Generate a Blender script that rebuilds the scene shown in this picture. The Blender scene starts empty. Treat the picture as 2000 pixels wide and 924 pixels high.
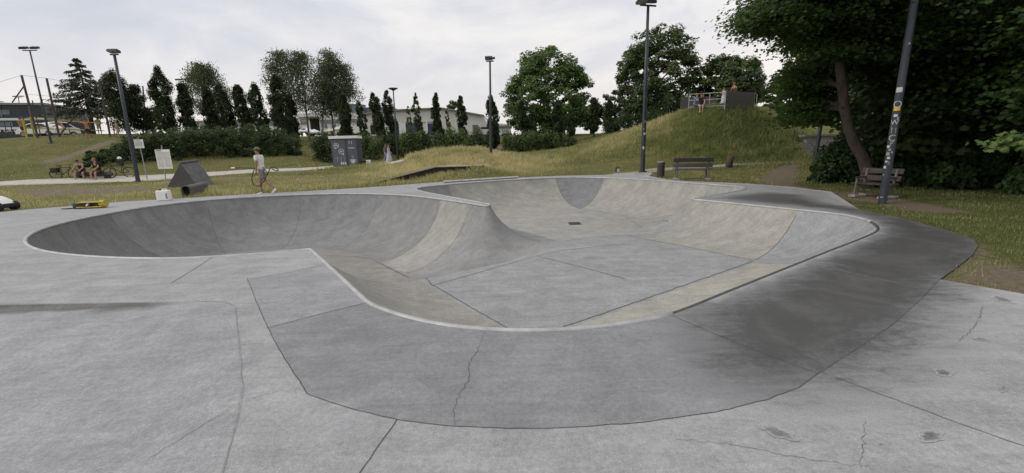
import bpy, bmesh, math, random
import numpy as np
from mathutils import Vector, Matrix
from mathutils.geometry import delaunay_2d_cdt

random.seed(11)
RNG = np.random.default_rng(11)
S = bpy.context.scene
COL = S.collection
PI = math.pi
R = math.radians

# ------------------------------------------------------------------ camera
FPX, CAMZ = 820.0, 1.6
TILT = math.atan((462 - 287) / FPX)
ROLL = R(1.66)
H0 = np.array([1.0, 0, 0])
F0 = np.array([0, math.cos(TILT), -math.sin(TILT)])
U0 = np.array([0, math.sin(TILT), math.cos(TILT)])
CR = math.cos(ROLL) * H0 - math.sin(ROLL) * U0
CU = math.sin(ROLL) * H0 + math.cos(ROLL) * U0
CAM = np.array([0, 0, CAMZ])


def ray(px, py):
    return F0 + (px - 1000) / FPX * CR + (462 - py) / FPX * CU


def P(px, py, z=0.0):
    d = ray(px, py)
    return CAM + d * ((z - CAMZ) / d[2])


def D(px, py, depth):
    d = ray(px, py)
    return CAM + d * (depth / d[1])


def mpp(px, py, depth):
    """metres per photo pixel at a depth"""
    return depth / (FPX * ray(px, py)[1])


cam = bpy.data.cameras.new('Camera')
camo = bpy.data.objects.new('Camera', cam)
COL.objects.link(camo)
m = Matrix.Identity(4)
for i in range(3):
    m[i][0] = CR[i]
    m[i][1] = CU[i]
    m[i][2] = -F0[i]
    m[i][3] = CAM[i]
camo.matrix_world = m
cam.sensor_fit = 'HORIZONTAL'
cam.sensor_width = 36
cam.lens = FPX / 2000 * 36
cam.clip_start = 0.05
cam.clip_end = 6000
S.camera = camo

# ------------------------------------------------------------------ materials
MATS = {}


def newmat(name):
    mt = bpy.data.materials.new(name)
    mt.use_nodes = True
    nt = mt.node_tree
    b = nt.nodes['Principled BSDF']
    return mt, nt, b


def N(nt, typ, **kw):
    n = nt.nodes.new(typ)
    for k, v in kw.items():
        if k.startswith('i_'):
            n.inputs[k[2:].replace('_', ' ')].default_value = v
        else:
            setattr(n, k, v)
    return n


def ramp(nt, stops, src):
    r = nt.nodes.new('ShaderNodeValToRGB')
    e = r.color_ramp.elements
    while len(e) < len(stops):
        e.new(0.5)
    for el, (p, c) in zip(e, stops):
        el.position = p
        el.color = (*c, 1) if len(c) == 3 else c
    nt.links.new(src, r.inputs[0])
    return r.outputs[0]


def noise(nt, vec, scale, detail=6, rough=0.6, dist=0.0):
    n = nt.nodes.new('ShaderNodeTexNoise')
    n.inputs['Scale'].default_value = scale
    n.inputs['Detail'].default_value = detail
    n.inputs['Roughness'].default_value = rough
    n.inputs['Distortion'].default_value = dist
    nt.links.new(vec, n.inputs['Vector'])
    return n.outputs['Fac']


def mixc(nt, a, b, fac, mode='MIX'):
    n = nt.nodes.new('ShaderNodeMix')
    n.data_type = 'RGBA'
    n.blend_type = mode
    for s, v in ((n.inputs['Factor'], fac), (n.inputs['A'], a), (n.inputs['B'], b)):
        if hasattr(v, 'links') or isinstance(v, bpy.types.NodeSocket):
            nt.links.new(v, s)
        elif isinstance(v, (int, float)):
            s.default_value = v
        else:
            s.default_value = (*v, 1)
    return n.outputs['Result']


def mth(nt, op, a, b=None, clamp=False):
    n = nt.nodes.new('ShaderNodeMath')
    n.operation = op
    n.use_clamp = clamp
    for s, v in ((n.inputs[0], a), (n.inputs[1], b)):
        if v is None:
            continue
        if isinstance(v, bpy.types.NodeSocket):
            nt.links.new(v, s)
        else:
            s.default_value = v
    return n.outputs[0]


def mrange(nt, v, a, b, c=0.0, d=1.0):
    n = nt.nodes.new('ShaderNodeMapRange')
    n.interpolation_type = 'SMOOTHSTEP'
    nt.links.new(v, n.inputs[0])
    for i, x in enumerate((a, b, c, d)):
        n.inputs[i + 1].default_value = x
    return n.outputs[0]


def attr(nt, name, kind='Fac'):
    n = nt.nodes.new('ShaderNodeAttribute')
    n.attribute_name = name
    return n.outputs[kind]


def coords(nt, scale=(1, 1, 1), rot=0.0):
    t = nt.nodes.new('ShaderNodeTexCoord')
    mp = nt.nodes.new('ShaderNodeMapping')
    mp.inputs['Scale'].default_value = scale
    mp.inputs['Rotation'].default_value = (0, 0, rot)
    nt.links.new(t.outputs['Object'], mp.inputs[0])
    return mp.outputs[0]


def bump(nt, b, h, strength=0.2, dist=0.01):
    n = nt.nodes.new('ShaderNodeBump')
    n.inputs['Strength'].default_value = strength
    n.inputs['Distance'].default_value = dist
    nt.links.new(h, n.inputs['Height'])
    nt.links.new(n.outputs[0], b.inputs['Normal'])


def pm(name, col, rough=0.6, metal=0.0, var=0.25, scale=6.0, bmp=0.0, spec=0.4):
    """plain procedural material with mottled colour"""
    if name in MATS:
        return MATS[name]
    mt, nt, b = newmat(name)
    v = coords(nt)
    n1 = noise(nt, v, scale, 5)
    lo = [c * (1 - var) for c in col]
    hi = [min(1, c * (1 + var)) for c in col]
    c = ramp(nt, [(0.3, lo), (0.7, hi)], n1)
    nt.links.new(c, b.inputs['Base Color'])
    b.inputs['Roughness'].default_value = rough
    b.inputs['Metallic'].default_value = metal
    b.inputs['Specular IOR Level'].default_value = spec
    if bmp:
        bump(nt, b, noise(nt, v, scale * 6, 4), bmp)
    MATS[name] = mt
    return mt


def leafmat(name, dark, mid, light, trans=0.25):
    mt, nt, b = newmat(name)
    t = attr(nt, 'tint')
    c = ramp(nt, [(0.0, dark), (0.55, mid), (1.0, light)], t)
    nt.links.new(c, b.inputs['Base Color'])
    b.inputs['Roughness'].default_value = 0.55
    b.inputs['Specular IOR Level'].default_value = 0.25
    tr = nt.nodes.new('ShaderNodeBsdfTranslucent')
    nt.links.new(mixc(nt, c, (0.35, 0.5, 0.08), 0.25), tr.inputs[0])
    mx = nt.nodes.new('ShaderNodeMixShader')
    mx.inputs[0].default_value = trans
    nt.links.new(b.outputs[0], mx.inputs[1])
    nt.links.new(tr.outputs[0], mx.inputs[2])
    nt.links.new(mx.outputs[0], nt.nodes['Material Output'].inputs[0])
    MATS[name] = mt
    return mt


def barkmat(name, a, c2, scale=8):
    mt, nt, b = newmat(name)
    v = coords(nt, (1, 1, 0.25))
    n1 = noise(nt, v, scale, 8, 0.7)
    c = ramp(nt, [(0.35, a), (0.65, c2)], n1)
    nt.links.new(c, b.inputs['Base Color'])
    b.inputs['Roughness'].default_value = 0.9
    bump(nt, b, n1, 0.6, 0.03)
    MATS[name] = mt
    return mt


# ------------------------------------------------------------------ mesh builder
class MB:
    def __init__(self):
        self.v = []
        self.f = []
        self.mi = []

    def add(self, verts, faces, mi=0):
        o = len(self.v)
        self.v += [tuple(map(float, p)) for p in verts]
        self.f += [tuple(i + o for i in f) for f in faces]
        self.mi += [mi] * len(faces)
        return self

    def box(self, c, s, rz=0, rx=0, ry=0, mi=0, taper=1.0):
        M = Matrix.Translation(Vector(c)) @ Matrix.Rotation(rz, 4, 'Z') @ Matrix.Rotation(ry, 4, 'Y') @ Matrix.Rotation(rx, 4, 'X')
        vs = []
        for z in (-.5, .5):
            k = taper if z > 0 else 1
            for x, y in ((-.5, -.5), (.5, -.5), (.5, .5), (-.5, .5)):
                vs.append(M @ Vector((x * s[0] * k, y * s[1] * k, z * s[2])))
        return self.add(vs, [(3, 2, 1, 0), (4, 5, 6, 7), (0, 1, 5, 4), (1, 2, 6, 5), (2, 3, 7, 6), (3, 0, 4, 7)], mi)

    def tube(self, pts, rad, n=8, mi=0, cap=True):
        pts = [Vector(p) for p in pts]
        if not hasattr(rad, '__len__'):
            rad = [rad] * len(pts)
        vs, fs = [], []
        up = None
        for i, p in enumerate(pts):
            a = pts[max(i - 1, 0)]
            b = pts[min(i + 1, len(pts) - 1)]
            t = (b - a)
            t = t.normalized() if t.length > 1e-9 else Vector((0, 0, 1))
            if up is None:
                up = Vector((0, 0, 1)) if abs(t.z) < 0.9 else Vector((1, 0, 0))
            x = (up - t * up.dot(t))
            x = x.normalized() if x.length > 1e-6 else t.orthogonal().normalized()
            up = x
            y = t.cross(x)
            for k in range(n):
                an = 2 * PI * k / n
                vs.append(p + (x * math.cos(an) + y * math.sin(an)) * rad[i])
        for i in range(len(pts) - 1):
            for k in range(n):
                a = i * n + k
                b = i * n + (k + 1) % n
                fs.append((a, b, b + n, a + n))
        if cap:
            fs.append(tuple(range(n - 1, -1, -1)))
            fs.append(tuple(range((len(pts) - 1) * n, len(pts) * n)))
        return self.add(vs, fs, mi)

    def prism(self, poly, axis0, axis1, axis2, org, depth, mi=0):
        """poly in (axis0,axis1) extruded depth along axis2"""
        a0, a1, a2, o = map(Vector, (axis0, axis1, axis2, org))
        n = len(poly)
        vs = [o + a0 * p[0] + a1 * p[1] for p in poly] + [o + a0 * p[0] + a1 * p[1] + a2 * depth for p in poly]
        fs = [tuple(range(n)), tuple(range(2 * n - 1, n - 1, -1))]
        for i in range(n):
            j = (i + 1) % n
            fs.append((j, i, i + n, j + n))
        return self.add(vs, fs, mi)

    def lathe(self, prof, c=(0, 0, 0), n=16, mi=0, sx=1, sy=1):
        vs, fs = [], []
        for r, z in prof:
            for k in range(n):
                a = 2 * PI * k / n
                vs.append((c[0] + r * sx * math.cos(a), c[1] + r * sy * math.sin(a), c[2] + z))
        for i in range(len(prof) - 1):
            for k in range(n):
                a = i * n + k
                b = i * n + (k + 1) % n
                fs.append((a, b, b + n, a + n))
        fs.append(tuple(range(n - 1, -1, -1)))
        fs.append(tuple(range((len(prof) - 1) * n, len(prof) * n)))
        return self.add(vs, fs, mi)

    def ball(self, c, r, n=12, mi=0, zmin=-1.0, squash=(1, 1, 1)):
        prof = []
        k = n // 2
        a0 = math.asin(max(-1, zmin))
        for i in range(k + 1):
            a = a0 + (PI / 2 - a0) * i / k
            prof.append((max(1e-3, math.cos(a)) * r, math.sin(a) * r * squash[2]))
        return self.lathe(prof, c, n, mi, squash[0], squash[1])

    def build(self, name, mats, parent=None, smooth=False, bevel=0.0, loc=None):
        me = bpy.data.meshes.new(name)
        me.from_pydata(self.v, [], self.f)
        if not isinstance(mats, (list, tuple)):
            mats = [mats]
        for mt in mats:
            me.materials.append(mt)
        if len(mats) > 1:
            me.polygons.foreach_set('material_index', self.mi)
        if smooth:
            me.polygons.foreach_set('use_smooth', [True] * len(me.polygons))
        me.update()
        o = bpy.data.objects.new(name, me)
        COL.objects.link(o)
        if parent:
            o.parent = parent
        if loc is not None:
            o.location = loc
        if smooth == 'auto':
            try:
                me.set_sharp_from_angle(angle=R(35))
            except Exception:
                pass
        if bevel:
            bv = o.modifiers.new('bevel', 'BEVEL')
            bv.width = bevel
            bv.segments = 2
            bv.limit_method = 'ANGLE'
        return o


def tag(o, label=None, cat=None, group=None, kind=None):
    if label:
        o['label'] = label
    if cat:
        o['category'] = cat
    if group:
        o['group'] = group
    if kind:
        o['kind'] = kind
    return o


def thing(name, label, cat, loc=(0, 0, 0), rz=0.0, group=None):
    o = bpy.data.objects.new(name, None)
    COL.objects.link(o)
    o.empty_display_size = 0.2
    o.location = [float(c) for c in loc]
    o.rotation_euler = (0, 0, rz)
    return tag(o, label, cat, group)


def dup(root, label, loc, rz=None, group=None):
    def cp(o, par):
        c = o.copy()
        COL.objects.link(c)
        if par:
            c.parent = par
        for ch in list(kids.get(o.name, [])):
            cp(ch, c)
        return c
    kids = {}
    for o in list(COL.objects):
        if o.parent:
            kids.setdefault(o.parent.name, []).append(o)
    r = cp(root, None)
    r.location = [float(c) for c in loc]
    if rz is not None:
        r.rotation_euler = (0, 0, rz)
    r['label'] = label
    if group:
        r['group'] = group
    return r


def fastmesh(name, V, nper, mat, tint=None, parent=None):
    """V: (n*nper,3) array, faces are consecutive groups of nper verts"""
    n = len(V) // nper
    me = bpy.data.meshes.new(name)
    me.vertices.add(len(V))
    me.vertices.foreach_set('co', np.ascontiguousarray(V, dtype=np.float32).ravel())
    me.loops.add(len(V))
    me.loops.foreach_set('vertex_index', np.arange(len(V), dtype=np.int32))
    me.polygons.add(n)
    me.polygons.foreach_set('loop_start', np.arange(0, len(V), nper, dtype=np.int32))
    me.update(calc_edges=True)
    if tint is not None:
        a = me.attributes.new('tint', 'FLOAT', 'FACE')
        a.data.foreach_set('value', np.ascontiguousarray(tint, dtype=np.float32))
    me.materials.append(mat)
    o = bpy.data.objects.new(name, me)
    COL.objects.link(o)
    if parent:
        o.parent = parent
    return o


# ------------------------------------------------------------------ 2D geometry helpers
def seg_dist(pts, poly, closed=True):
    """distance, nearest arclength for pts (n,2) to polyline"""
    A = np.asarray(poly, float)
    B = np.roll(A, -1, 0) if closed else A[1:]
    if not closed:
        A = A[:-1]
    L = np.linalg.norm(B - A, axis=1)
    cum = np.concatenate([[0], np.cumsum(L)])[:-1]
    if len(pts) < 40:
        ab = B - A
        t = np.clip(((pts[:, None, :] - A[None]) * ab[None]).sum(2) / np.maximum(L ** 2, 1e-12)[None], 0, 1)
        d = np.linalg.norm(pts[:, None, :] - A[None] - t[:, :, None] * ab[None], axis=2)
        k = d.argmin(1)
        ii = np.arange(len(pts))
        return d[ii, k], cum[k] + t[ii, k] * L[k]
    best = np.full(len(pts), 1e9)
    bs = np.zeros(len(pts))
    for i in range(len(A)):
        ab = B[i] - A[i]
        if L[i] < 1e-9:
            continue
        t = np.clip(((pts - A[i]) @ ab) / (L[i] ** 2), 0, 1)
        d = np.linalg.norm(pts - (A[i] + t[:, None] * ab), axis=1)
        k = d < best
        best[k] = d[k]
        bs[k] = cum[i] + t[k] * L[i]
    return best, bs


def inside(pts, poly):
    A = np.asarray(poly, float)
    x, y = pts[:, 0], pts[:, 1]
    c = np.zeros(len(pts), bool)
    j = len(A) - 1
    for i in range(len(A)):
        xi, yi = A[i]
        xj, yj = A[j]
        if yi != yj:
            k = ((yi > y) != (yj > y)) & (x < (xj - xi) * (y - yi) / (yj - yi) + xi)
            c ^= k
        j = i
    return c


def smooth_closed(ctrl, step, sharp=()):
    """Catmull-Rom through closed 2D control points; indices in sharp keep a corner"""
    n = len(ctrl)
    C = [np.array(c, float) for c in ctrl]
    out = []
    for i in range(n):
        p1, p2 = C[i], C[(i + 1) % n]
        p0 = C[i - 1] if i not in sharp else p1 * 2 - p2
        p3 = C[(i + 2) % n] if (i + 1) % n not in sharp else p2 * 2 - p1
        L = np.linalg.norm(p2 - p1)
        k = max(1, int(round(L / step)))
        # centripetal-ish tangents
        l0 = max(np.linalg.norm(p1 - p0), 1e-6)
        l1 = max(L, 1e-6)
        l2 = max(np.linalg.norm(p3 - p2), 1e-6)
        m1 = ((p1 - p0) / l0 * l1 + (p2 - p1)) / 2 if i not in sharp else (p2 - p1)
        m2 = ((p3 - p2) / l2 * l1 + (p2 - p1)) / 2 if (i + 1) % n not in sharp else (p2 - p1)
        for j in range(k):
            t = j / k
            h00 = 2 * t ** 3 - 3 * t ** 2 + 1
            h10 = t ** 3 - 2 * t ** 2 + t
            h01 = -2 * t ** 3 + 3 * t ** 2
            h11 = t ** 3 - t ** 2
            out.append(h00 * p1 + h10 * m1 + h01 * p2 + h11 * m2)
    return np.array(out)


def densify(poly, step, closed=False):
    A = [np.array(p, float) for p in poly]
    if closed:
        A = A + [A[0]]
    out = []
    for a, b in zip(A[:-1], A[1:]):
        k = max(1, int(np.ceil(np.linalg.norm(b - a) / step)))
        for j in range(k):
            out.append(a + (b - a) * j / k)
    if not closed:
        out.append(A[-1])
    return np.array(out)


def pxy(lst, z=0.0):
    return np.array([P(x, y, z)[:2] for x, y in lst])


def cdt(points, edges, loops_mode):
    vs = [Vector((float(a), float(b))) for a, b in points]
    r = delaunay_2d_cdt(vs, edges, [], loops_mode, 1e-5)
    return np.array([tuple(v) for v in r[0]]), r[2]


# ------------------------------------------------------------------ bowl rim and deck outline (photo pixels on the deck plane)
RIM_PX = [(720, 591), (760, 608), (820, 625), (880, 636), (940, 642), (1000, 645), (1060, 645), (1120, 642.5), (1180, 637),
          (1240, 628.5), (1290, 619), (1330, 606), (1420, 570), (1520, 530), (1620, 490), (1695, 460.5), (1712, 452), (1715.5, 446), (1709, 437.5),
          (1690, 428.5), (1660, 421), (1620, 415.5), (1560, 409.5), (1490, 402.5), (1420, 395.5), (1352, 389),
          (1400, 380.5), (1440, 373.5), (1455, 369.5), (1445, 365), (1400, 361), (1330, 356), (1260, 351), (1200, 347.8), (1140, 346.3), (1090, 346.8),
          (1000, 351), (920, 356.5), (860, 361.5), (826, 365), (813, 368.5), (820, 372.5), (850, 379), (890, 386.5), (957, 399),
          (953, 402.5), (900, 394.5), (850, 387.5), (800, 382), (750, 379.3), (700, 378.3), (650, 378.5), (600, 379.7),
          (500, 384), (400, 391), (300, 402), (200, 418.5), (130, 433), (80, 447.5), (56, 459.5), (49, 469), (56, 479.5), (82, 489), (130, 496.5),
          (200, 502), (280, 504.5), (360, 504), (440, 500), (520, 494.5), (606, 486.5), (660, 536), (700, 573.5)]
SH = tuple(i for i, p in enumerate(RIM_PX) if p in ((1352, 389), (957, 399), (953, 402.5), (606, 486.5)))
RIM = smooth_closed(pxy(RIM_PX), 0.14, SH)
RIMLEN = float(np.linalg.norm(np.roll(RIM, -1, 0) - RIM, axis=1).sum())


def rim_s(px, py):
    return float(seg_dist(P(px, py)[None, :2], RIM)[1][0])


DECK_FAR = [(0, 413), (60, 408.5), (110, 404.5), (150, 401), (210, 396), (250, 393), (345, 388), (420, 383), (500, 378.5), (600, 373), (700, 367), (760, 363),
            (830, 357.5), (900, 353), (1000, 347.5), (1090, 343.5), (1180, 341.5), (1215, 337.5), (1275, 337.5), (1268, 344), (1300, 350), (1345, 354), (1461, 358.5), (1545, 365), (1624, 374.5), (1681, 411),
            (1704, 415), (1766, 427), (1832, 445), (1880, 458.5), (1904, 470), (1910, 480), (1900, 497), (1862, 527), (1835, 545.5), (2000, 574)]
dk = [tuple(p) for p in pxy(DECK_FAR)]
e1 = np.array(dk[-1]) - np.array(dk[-2])
far_r = np.array(dk[-1]) + e1 * 4
DECK = densify([(-28, 13.2)] + dk + [tuple(far_r), (far_r[0], -7), (-28, -7)], 0.35, True)

# ------------------------------------------------------------------ terrain
ctrl = []


def cp(px, py, d):
    ctrl.append(tuple(D(px, py, d)))


for a in [(270, 356, 27.9), (180, 353, 28.5), (0, 363, 26.5), (0, 350, 29), (0, 270, 40), (110, 270, 40), (200, 269, 41), (100, 310, 33.5), (20, 310, 33.5), (235, 300, 36),
          (675, 327, 33), (620, 318, 35), (450, 322, 33), (350, 335, 31), (580, 308, 36), (480, 330, 30.5), (757, 319, 38.7), (776, 310, 41), (590, 276, 48),
          (880, 294, 31), (830, 303, 30.5), (940, 296, 31), (780, 330, 28), (700, 345, 25), (720, 362, 20.2), (730, 363, 19.9), (800, 354, 21.4), (850, 345, 22.0), (900, 338, 22.5), (942, 331, 23.2), (960, 340, 25), (1000, 308, 31), (1050, 325, 28),
          (960, 303, 38), (1070, 298, 42), (1130, 320, 28), (1120, 300, 33),
          (1255, 335, 23.7), (1230, 325, 25), (1400, 325, 25), (1320, 330, 24.5), (1500, 320, 25.5), (1416, 213, 30.9), (1375, 214.5, 31.9), (1470, 213, 31.9), (1440, 213, 33), (1350, 216, 33), (1480, 212, 33.5), (1250, 250, 36), (1150, 282, 39),
          (1400, 268, 29), (1480, 265, 29.5), (1300, 288, 28.5), (1555, 245, 33), (1576, 303, 28), (1592, 312, 28), (1592, 307, 29.8), (1606, 308, 29.8), (1592, 262, 33.5), (1545, 285, 28.5),
          (1600, 322, 25), (1590, 241, 45), (1660, 240, 45), (1345, 352, 17.5), (850, 268, 70), (1180, 262, 55), (1100, 270, 50)]:
    cp(*a)
for x, y, z in [(2, 60, 3.2), (14, 48, 3.2), (20, 42, 3.0), (30, 50, 2.6), (30, 30, .5), (22, 20, .1), (16, 8, 0), (25, 5, 0), (35, 15, .3), (45, 30, .6), (12, 15, 0.02), (9, 19, 0.02),
                (-60, 45, 3.8), (-60, 30, .3), (-45, 20, 0), (-30, 17, 0), (-50, 5, 0), (40, -10, 0), (-40, -20, 0), (0, -25, 0), (-20, 18.5, 0.0), (-12, 22, 0.02),
                (-25, 60, 3.7), (0, 90, 3.7), (-60, 90, 3.8), (60, 60, 3), (60, 100, 3.6), (-100, 60, 3.8), (-90, 20, 1.5), (90, 20, 2), (0, 150, 3.8), (-150, 120, 3.8), (150, 120, 3.6), (-110, -60, 0), (110, -60, 0)]:
    ctrl.append((x, y, z))
for p in DECK[::7]:
    ctrl.append((p[0], p[1], -0.015))
ctrl = np.array(ctrl)
MQ = 1.2


def _phi(a, b):
    d2 = ((a[:, None, :] - b[None, :, :]) ** 2).sum(2)
    return np.sqrt(d2 + MQ * MQ)


_A = _phi(ctrl[:, :2], ctrl[:, :2]) - np.eye(len(ctrl)) * 0.02
_zm = ctrl[:, 2].mean()
_W = np.linalg.solve(_A, ctrl[:, 2] - _zm)


def HT(xy):
    xy = np.atleast_2d(np.asarray(xy, float))
    out = np.zeros(len(xy))
    for i in range(0, len(xy), 4000):
        out[i:i + 4000] = _phi(xy[i:i + 4000], ctrl[:, :2]) @ _W + _zm
    r = np.linalg.norm(xy, axis=1)
    k = np.clip((r - 120) / 80, 0, 1)
    out = out * (1 - k) + 3.4 * k
    dd, _ = seg_dist(xy, DECK[::3])
    near = np.exp(-(dd / 0.8) ** 2)
    return np.where(dd < 3, out * (1 - near) - 0.02 * near, out)


def h1(x, y):
    return float(HT([(x, y)])[0])


def G(px, py, t0=3.0, t1=90.0):
    """first hit of a photo pixel's ray with the terrain"""
    d = ray(px, py)
    d = d / d[1]
    ts = np.linspace(t0, t1, 900)
    pts = CAM + ts[:, None] * d
    h = HT(pts[:, :2])
    k = np.where(pts[:, 2] < h)[0]
    t = ts[k[0]] if len(k) else t1
    p = CAM + d * t
    p[2] = h1(p[0], p[1])
    return p


def GD(px, depth):
    """terrain point in a photo column at a depth"""
    py = 290.0
    for _ in range(4):
        p = D(px, py, depth)
        z = h1(p[0], p[1])
        py -= (z - p[2]) / mpp(px, py, depth)
    p = D(px, py, depth)
    p[2] = h1(p[0], p[1])
    return p


def sstep(a, b, x):
    t = np.clip((x - a) / (b - a), 0, 1)
    return t * t * (3 - 2 * t)


def sdline(pts, a, b):
    """signed distance to the line a->b, positive on the left"""
    a, b = np.array(a, float), np.array(b, float)
    d = (b - a) / np.linalg.norm(b - a)
    q = pts - a
    return d[0] * q[:, 1] - d[1] * q[:, 0]


def interior_grid(outer, hole, step, margin, jit=0.25):
    mn, mx = np.min(outer, 0), np.max(outer, 0)
    gx, gy = np.meshgrid(np.arange(mn[0], mx[0], step), np.arange(mn[1], mx[1], step))
    gx = gx + (np.arange(gx.shape[0])[:, None] % 2) * step / 2
    g = np.stack([gx.ravel(), gy.ravel()], 1)
    g = g + RNG.uniform(-jit, jit, g.shape) * step
    g = g[inside(g, outer)]
    if hole is not None:
        g = g[~inside(g, hole)]
        g = g[seg_dist(g, hole)[0] > margin]
    return g[seg_dist(g, outer)[0] > margin]


def keep_off(g, lines, margin):
    for ln in lines:
        g = g[seg_dist(g, ln, False)[0] > margin]
    return g


def chain(pts, edges, poly, closed):
    o = len(pts)
    pts.extend([tuple(p) for p in poly])
    n = len(poly)
    edges.extend([(o + i, o + (i + 1) % n) for i in range(n if closed else n - 1)])


def ribbon(mb, line, width, zf, dz=0.004, mi=0, taper=False):
    line = np.asarray(line, float)
    t = np.gradient(line, axis=0)
    t /= np.linalg.norm(t, axis=1)[:, None] + 1e-9
    n = np.stack([-t[:, 1], t[:, 0]], 1)
    w = np.full(len(line), width)
    if taper:
        w = width * (0.35 + 0.65 * np.sin(np.linspace(0.15, PI - 0.15, len(line))) * RNG.uniform(.5, 1.2, len(line)))
    a = line + n * w[:, None] / 2
    b = line - n * w[:, None] / 2
    za, zb = zf(a) + dz, zf(b) + dz
    vs = [(*p, z) for p, z in zip(a, za)] + [(*p, z) for p, z in zip(b, zb)]
    k = len(line)
    mb.add(vs, [(i, i + k, i + k + 1, i + 1) for i in range(k - 1)], mi)


# ---- bowl height field
TIP = P(955, 400)[:2]
SPB = P(800, 372)[:2]
L1a, L1b = P(730, 565, -.9)[:2], P(1052, 499, -.9)[:2]
L2a, L2b = P(1060, 477, -.9)[:2], P(1290, 445, -.9)[:2]


def bowl_depth(p):
    q = sdline(p, SPB, TIP)          # positive = far pocket side
    s1 = sdline(p, L1a, L1b)
    s2 = sdline(p, L2a, L2b)
    wl = 1 - sstep(-.9, .9, q)
    return .9 + wl * .78 * sstep(-.1, 1.5, s1) + (1 - wl) * .38 * sstep(-.1, 1.6, s2)


def bowl_z(p, d=None):
    if d is None:
        d = seg_dist(p, RIM)[0]
    dep = bowl_depth(p)
    RR = 2.3
    w = np.sqrt(2 * RR * dep - dep ** 2)
    u = np.clip(w - d, 0, None)
    return -dep + RR - np.sqrt(RR * RR - u * u), d - w


def bowl_hit(px, py):
    d = ray(px, py)
    d = d / d[1]
    t0 = (0 - CAMZ) / d[2]
    ts = np.linspace(t0 + .02, t0 * 2.6 + 2, 700)
    pts = CAM + ts[:, None] * d
    ins = inside(pts[:, :2], RIM)
    z, _ = bowl_z(pts[:, :2])
    k = np.where(ins & (pts[:, 2] < z))[0]
    return pts[k[0], :2] if len(k) else pts[-1, :2]


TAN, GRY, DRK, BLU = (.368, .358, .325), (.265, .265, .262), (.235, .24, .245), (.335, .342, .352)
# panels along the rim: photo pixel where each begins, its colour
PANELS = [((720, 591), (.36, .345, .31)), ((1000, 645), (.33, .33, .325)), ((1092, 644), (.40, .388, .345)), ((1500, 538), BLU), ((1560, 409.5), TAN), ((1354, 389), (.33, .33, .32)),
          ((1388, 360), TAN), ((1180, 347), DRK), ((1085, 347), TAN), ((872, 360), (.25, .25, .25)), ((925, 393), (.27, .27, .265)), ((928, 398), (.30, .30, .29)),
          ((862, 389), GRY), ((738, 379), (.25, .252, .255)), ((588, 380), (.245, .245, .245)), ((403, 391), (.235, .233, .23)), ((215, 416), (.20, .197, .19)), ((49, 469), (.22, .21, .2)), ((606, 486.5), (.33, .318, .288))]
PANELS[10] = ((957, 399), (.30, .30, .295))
PANELS[11] = ((920, 397), (.365, .355, .328))
PS = [rim_s(*p[0]) for p in PANELS]
PS[0] = 0.0
for _i, _px in ((1, (988, 641)), (2, (1098, 640)), (3, (1472, 512))):
    PS[_i] = float(seg_dist(bowl_hit(*_px)[None], RIM)[1][0])


def rim_at(s):
    L = np.linalg.norm(np.roll(RIM, -1, 0) - RIM, axis=1)
    cum = np.cumsum(L)
    i = int(np.searchsorted(cum, s)) % len(RIM)
    a, b = RIM[i], RIM[(i + 1) % len(RIM)]
    f = (s - (cum[i] - L[i])) / L[i]
    t = (b - a) / L[i]
    return a + (b - a) * f, np.array([-t[1], t[0]])


_c = rim_at(1.0)
SGN = 1.0 if inside((_c[0] + _c[1] * .05)[None], RIM)[0] else -1.0


def panel_line(s, maxw=2.4):
    p, n = rim_at(s)
    n = n * SGN
    out = [p]
    for k in range(1, int(maxw / .1) + 1):
        q = p + n * (.1 * k)
        d = seg_dist(q[None], RIM)[0][0]
        if d < .1 * k - .03 or bowl_z(q[None])[1][0] > 0.02:
            break
        out.append(q)
    return np.array(out)


seams = [panel_line(s) for s, p in zip(PS, PANELS) if p[0] not in ((957, 399), (1354, 389), (606, 486.5), (49, 469))]
seams = [s for s in seams if len(s) > 3]
WF = bowl_hit(1132, 408)
WS = (PS[7], PS[8])
wedge = np.concatenate([[rim_at(x)[0] for x in np.linspace(WS[0], WS[1], 24)], [WF]])
for x in WS:
    near_ = rim_at(x)[0]
    seams = [q for q in seams if np.linalg.norm(q[0] - near_) > .05]
    seams.append(densify([near_, WF], .1))
WEDGE_SEAMS = seams[-2:]

bp, be = [], []
chain(bp, be, RIM, True)
inner = [s[1:-1] for s in seams]
for ln in inner:
    chain(bp, be, ln, False)
grid = interior_grid(RIM, None, .115, .06)
ring = []
for off in (.05,):
    for i in range(len(RIM)):
        a, b = RIM[i - 1], RIM[(i + 1) % len(RIM)]
        t = (b - a) / np.linalg.norm(b - a)
        q = RIM[i] + np.array([-t[1], t[0]]) * SGN * off
        ring.append(q)
ring = np.array(ring)
rd = seg_dist(ring, RIM)[0]
ring = ring[(rd > .035) & inside(ring, RIM)]
ring = keep_off(ring, inner, .03)
grid = grid[seg_dist(grid, RIM)[0] > .1]
grid = keep_off(grid, inner, .05)
bp.extend([tuple(p) for p in ring])
bp.extend([tuple(p) for p in grid])
bv, bf = cdt(bp, be, 1)
dist, sarc = seg_dist(bv, RIM)
bz, bdf = bowl_z(bv, dist)
tri = np.array([f for f in bf if len(f) == 3])
cen = bv[tri].mean(1)
keep = inside(cen, RIM)
tri, cen = tri[keep], cen[keep]
a0 = (bv[tri[:, 1], 0] - bv[tri[:, 0], 0]) * (bv[tri[:, 2], 1] - bv[tri[:, 0], 1]) - (bv[tri[:, 2], 0] - bv[tri[:, 0], 0]) * (bv[tri[:, 1], 1] - bv[tri[:, 0], 1])
tri[a0 < 0] = tri[a0 < 0][:, ::-1]
cd, cs = seg_dist(cen, RIM)
_, cdf = bowl_z(cen, cd)
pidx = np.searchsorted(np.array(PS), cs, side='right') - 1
pcol = np.array([p[1] for p in PANELS])[pidx]
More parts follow.
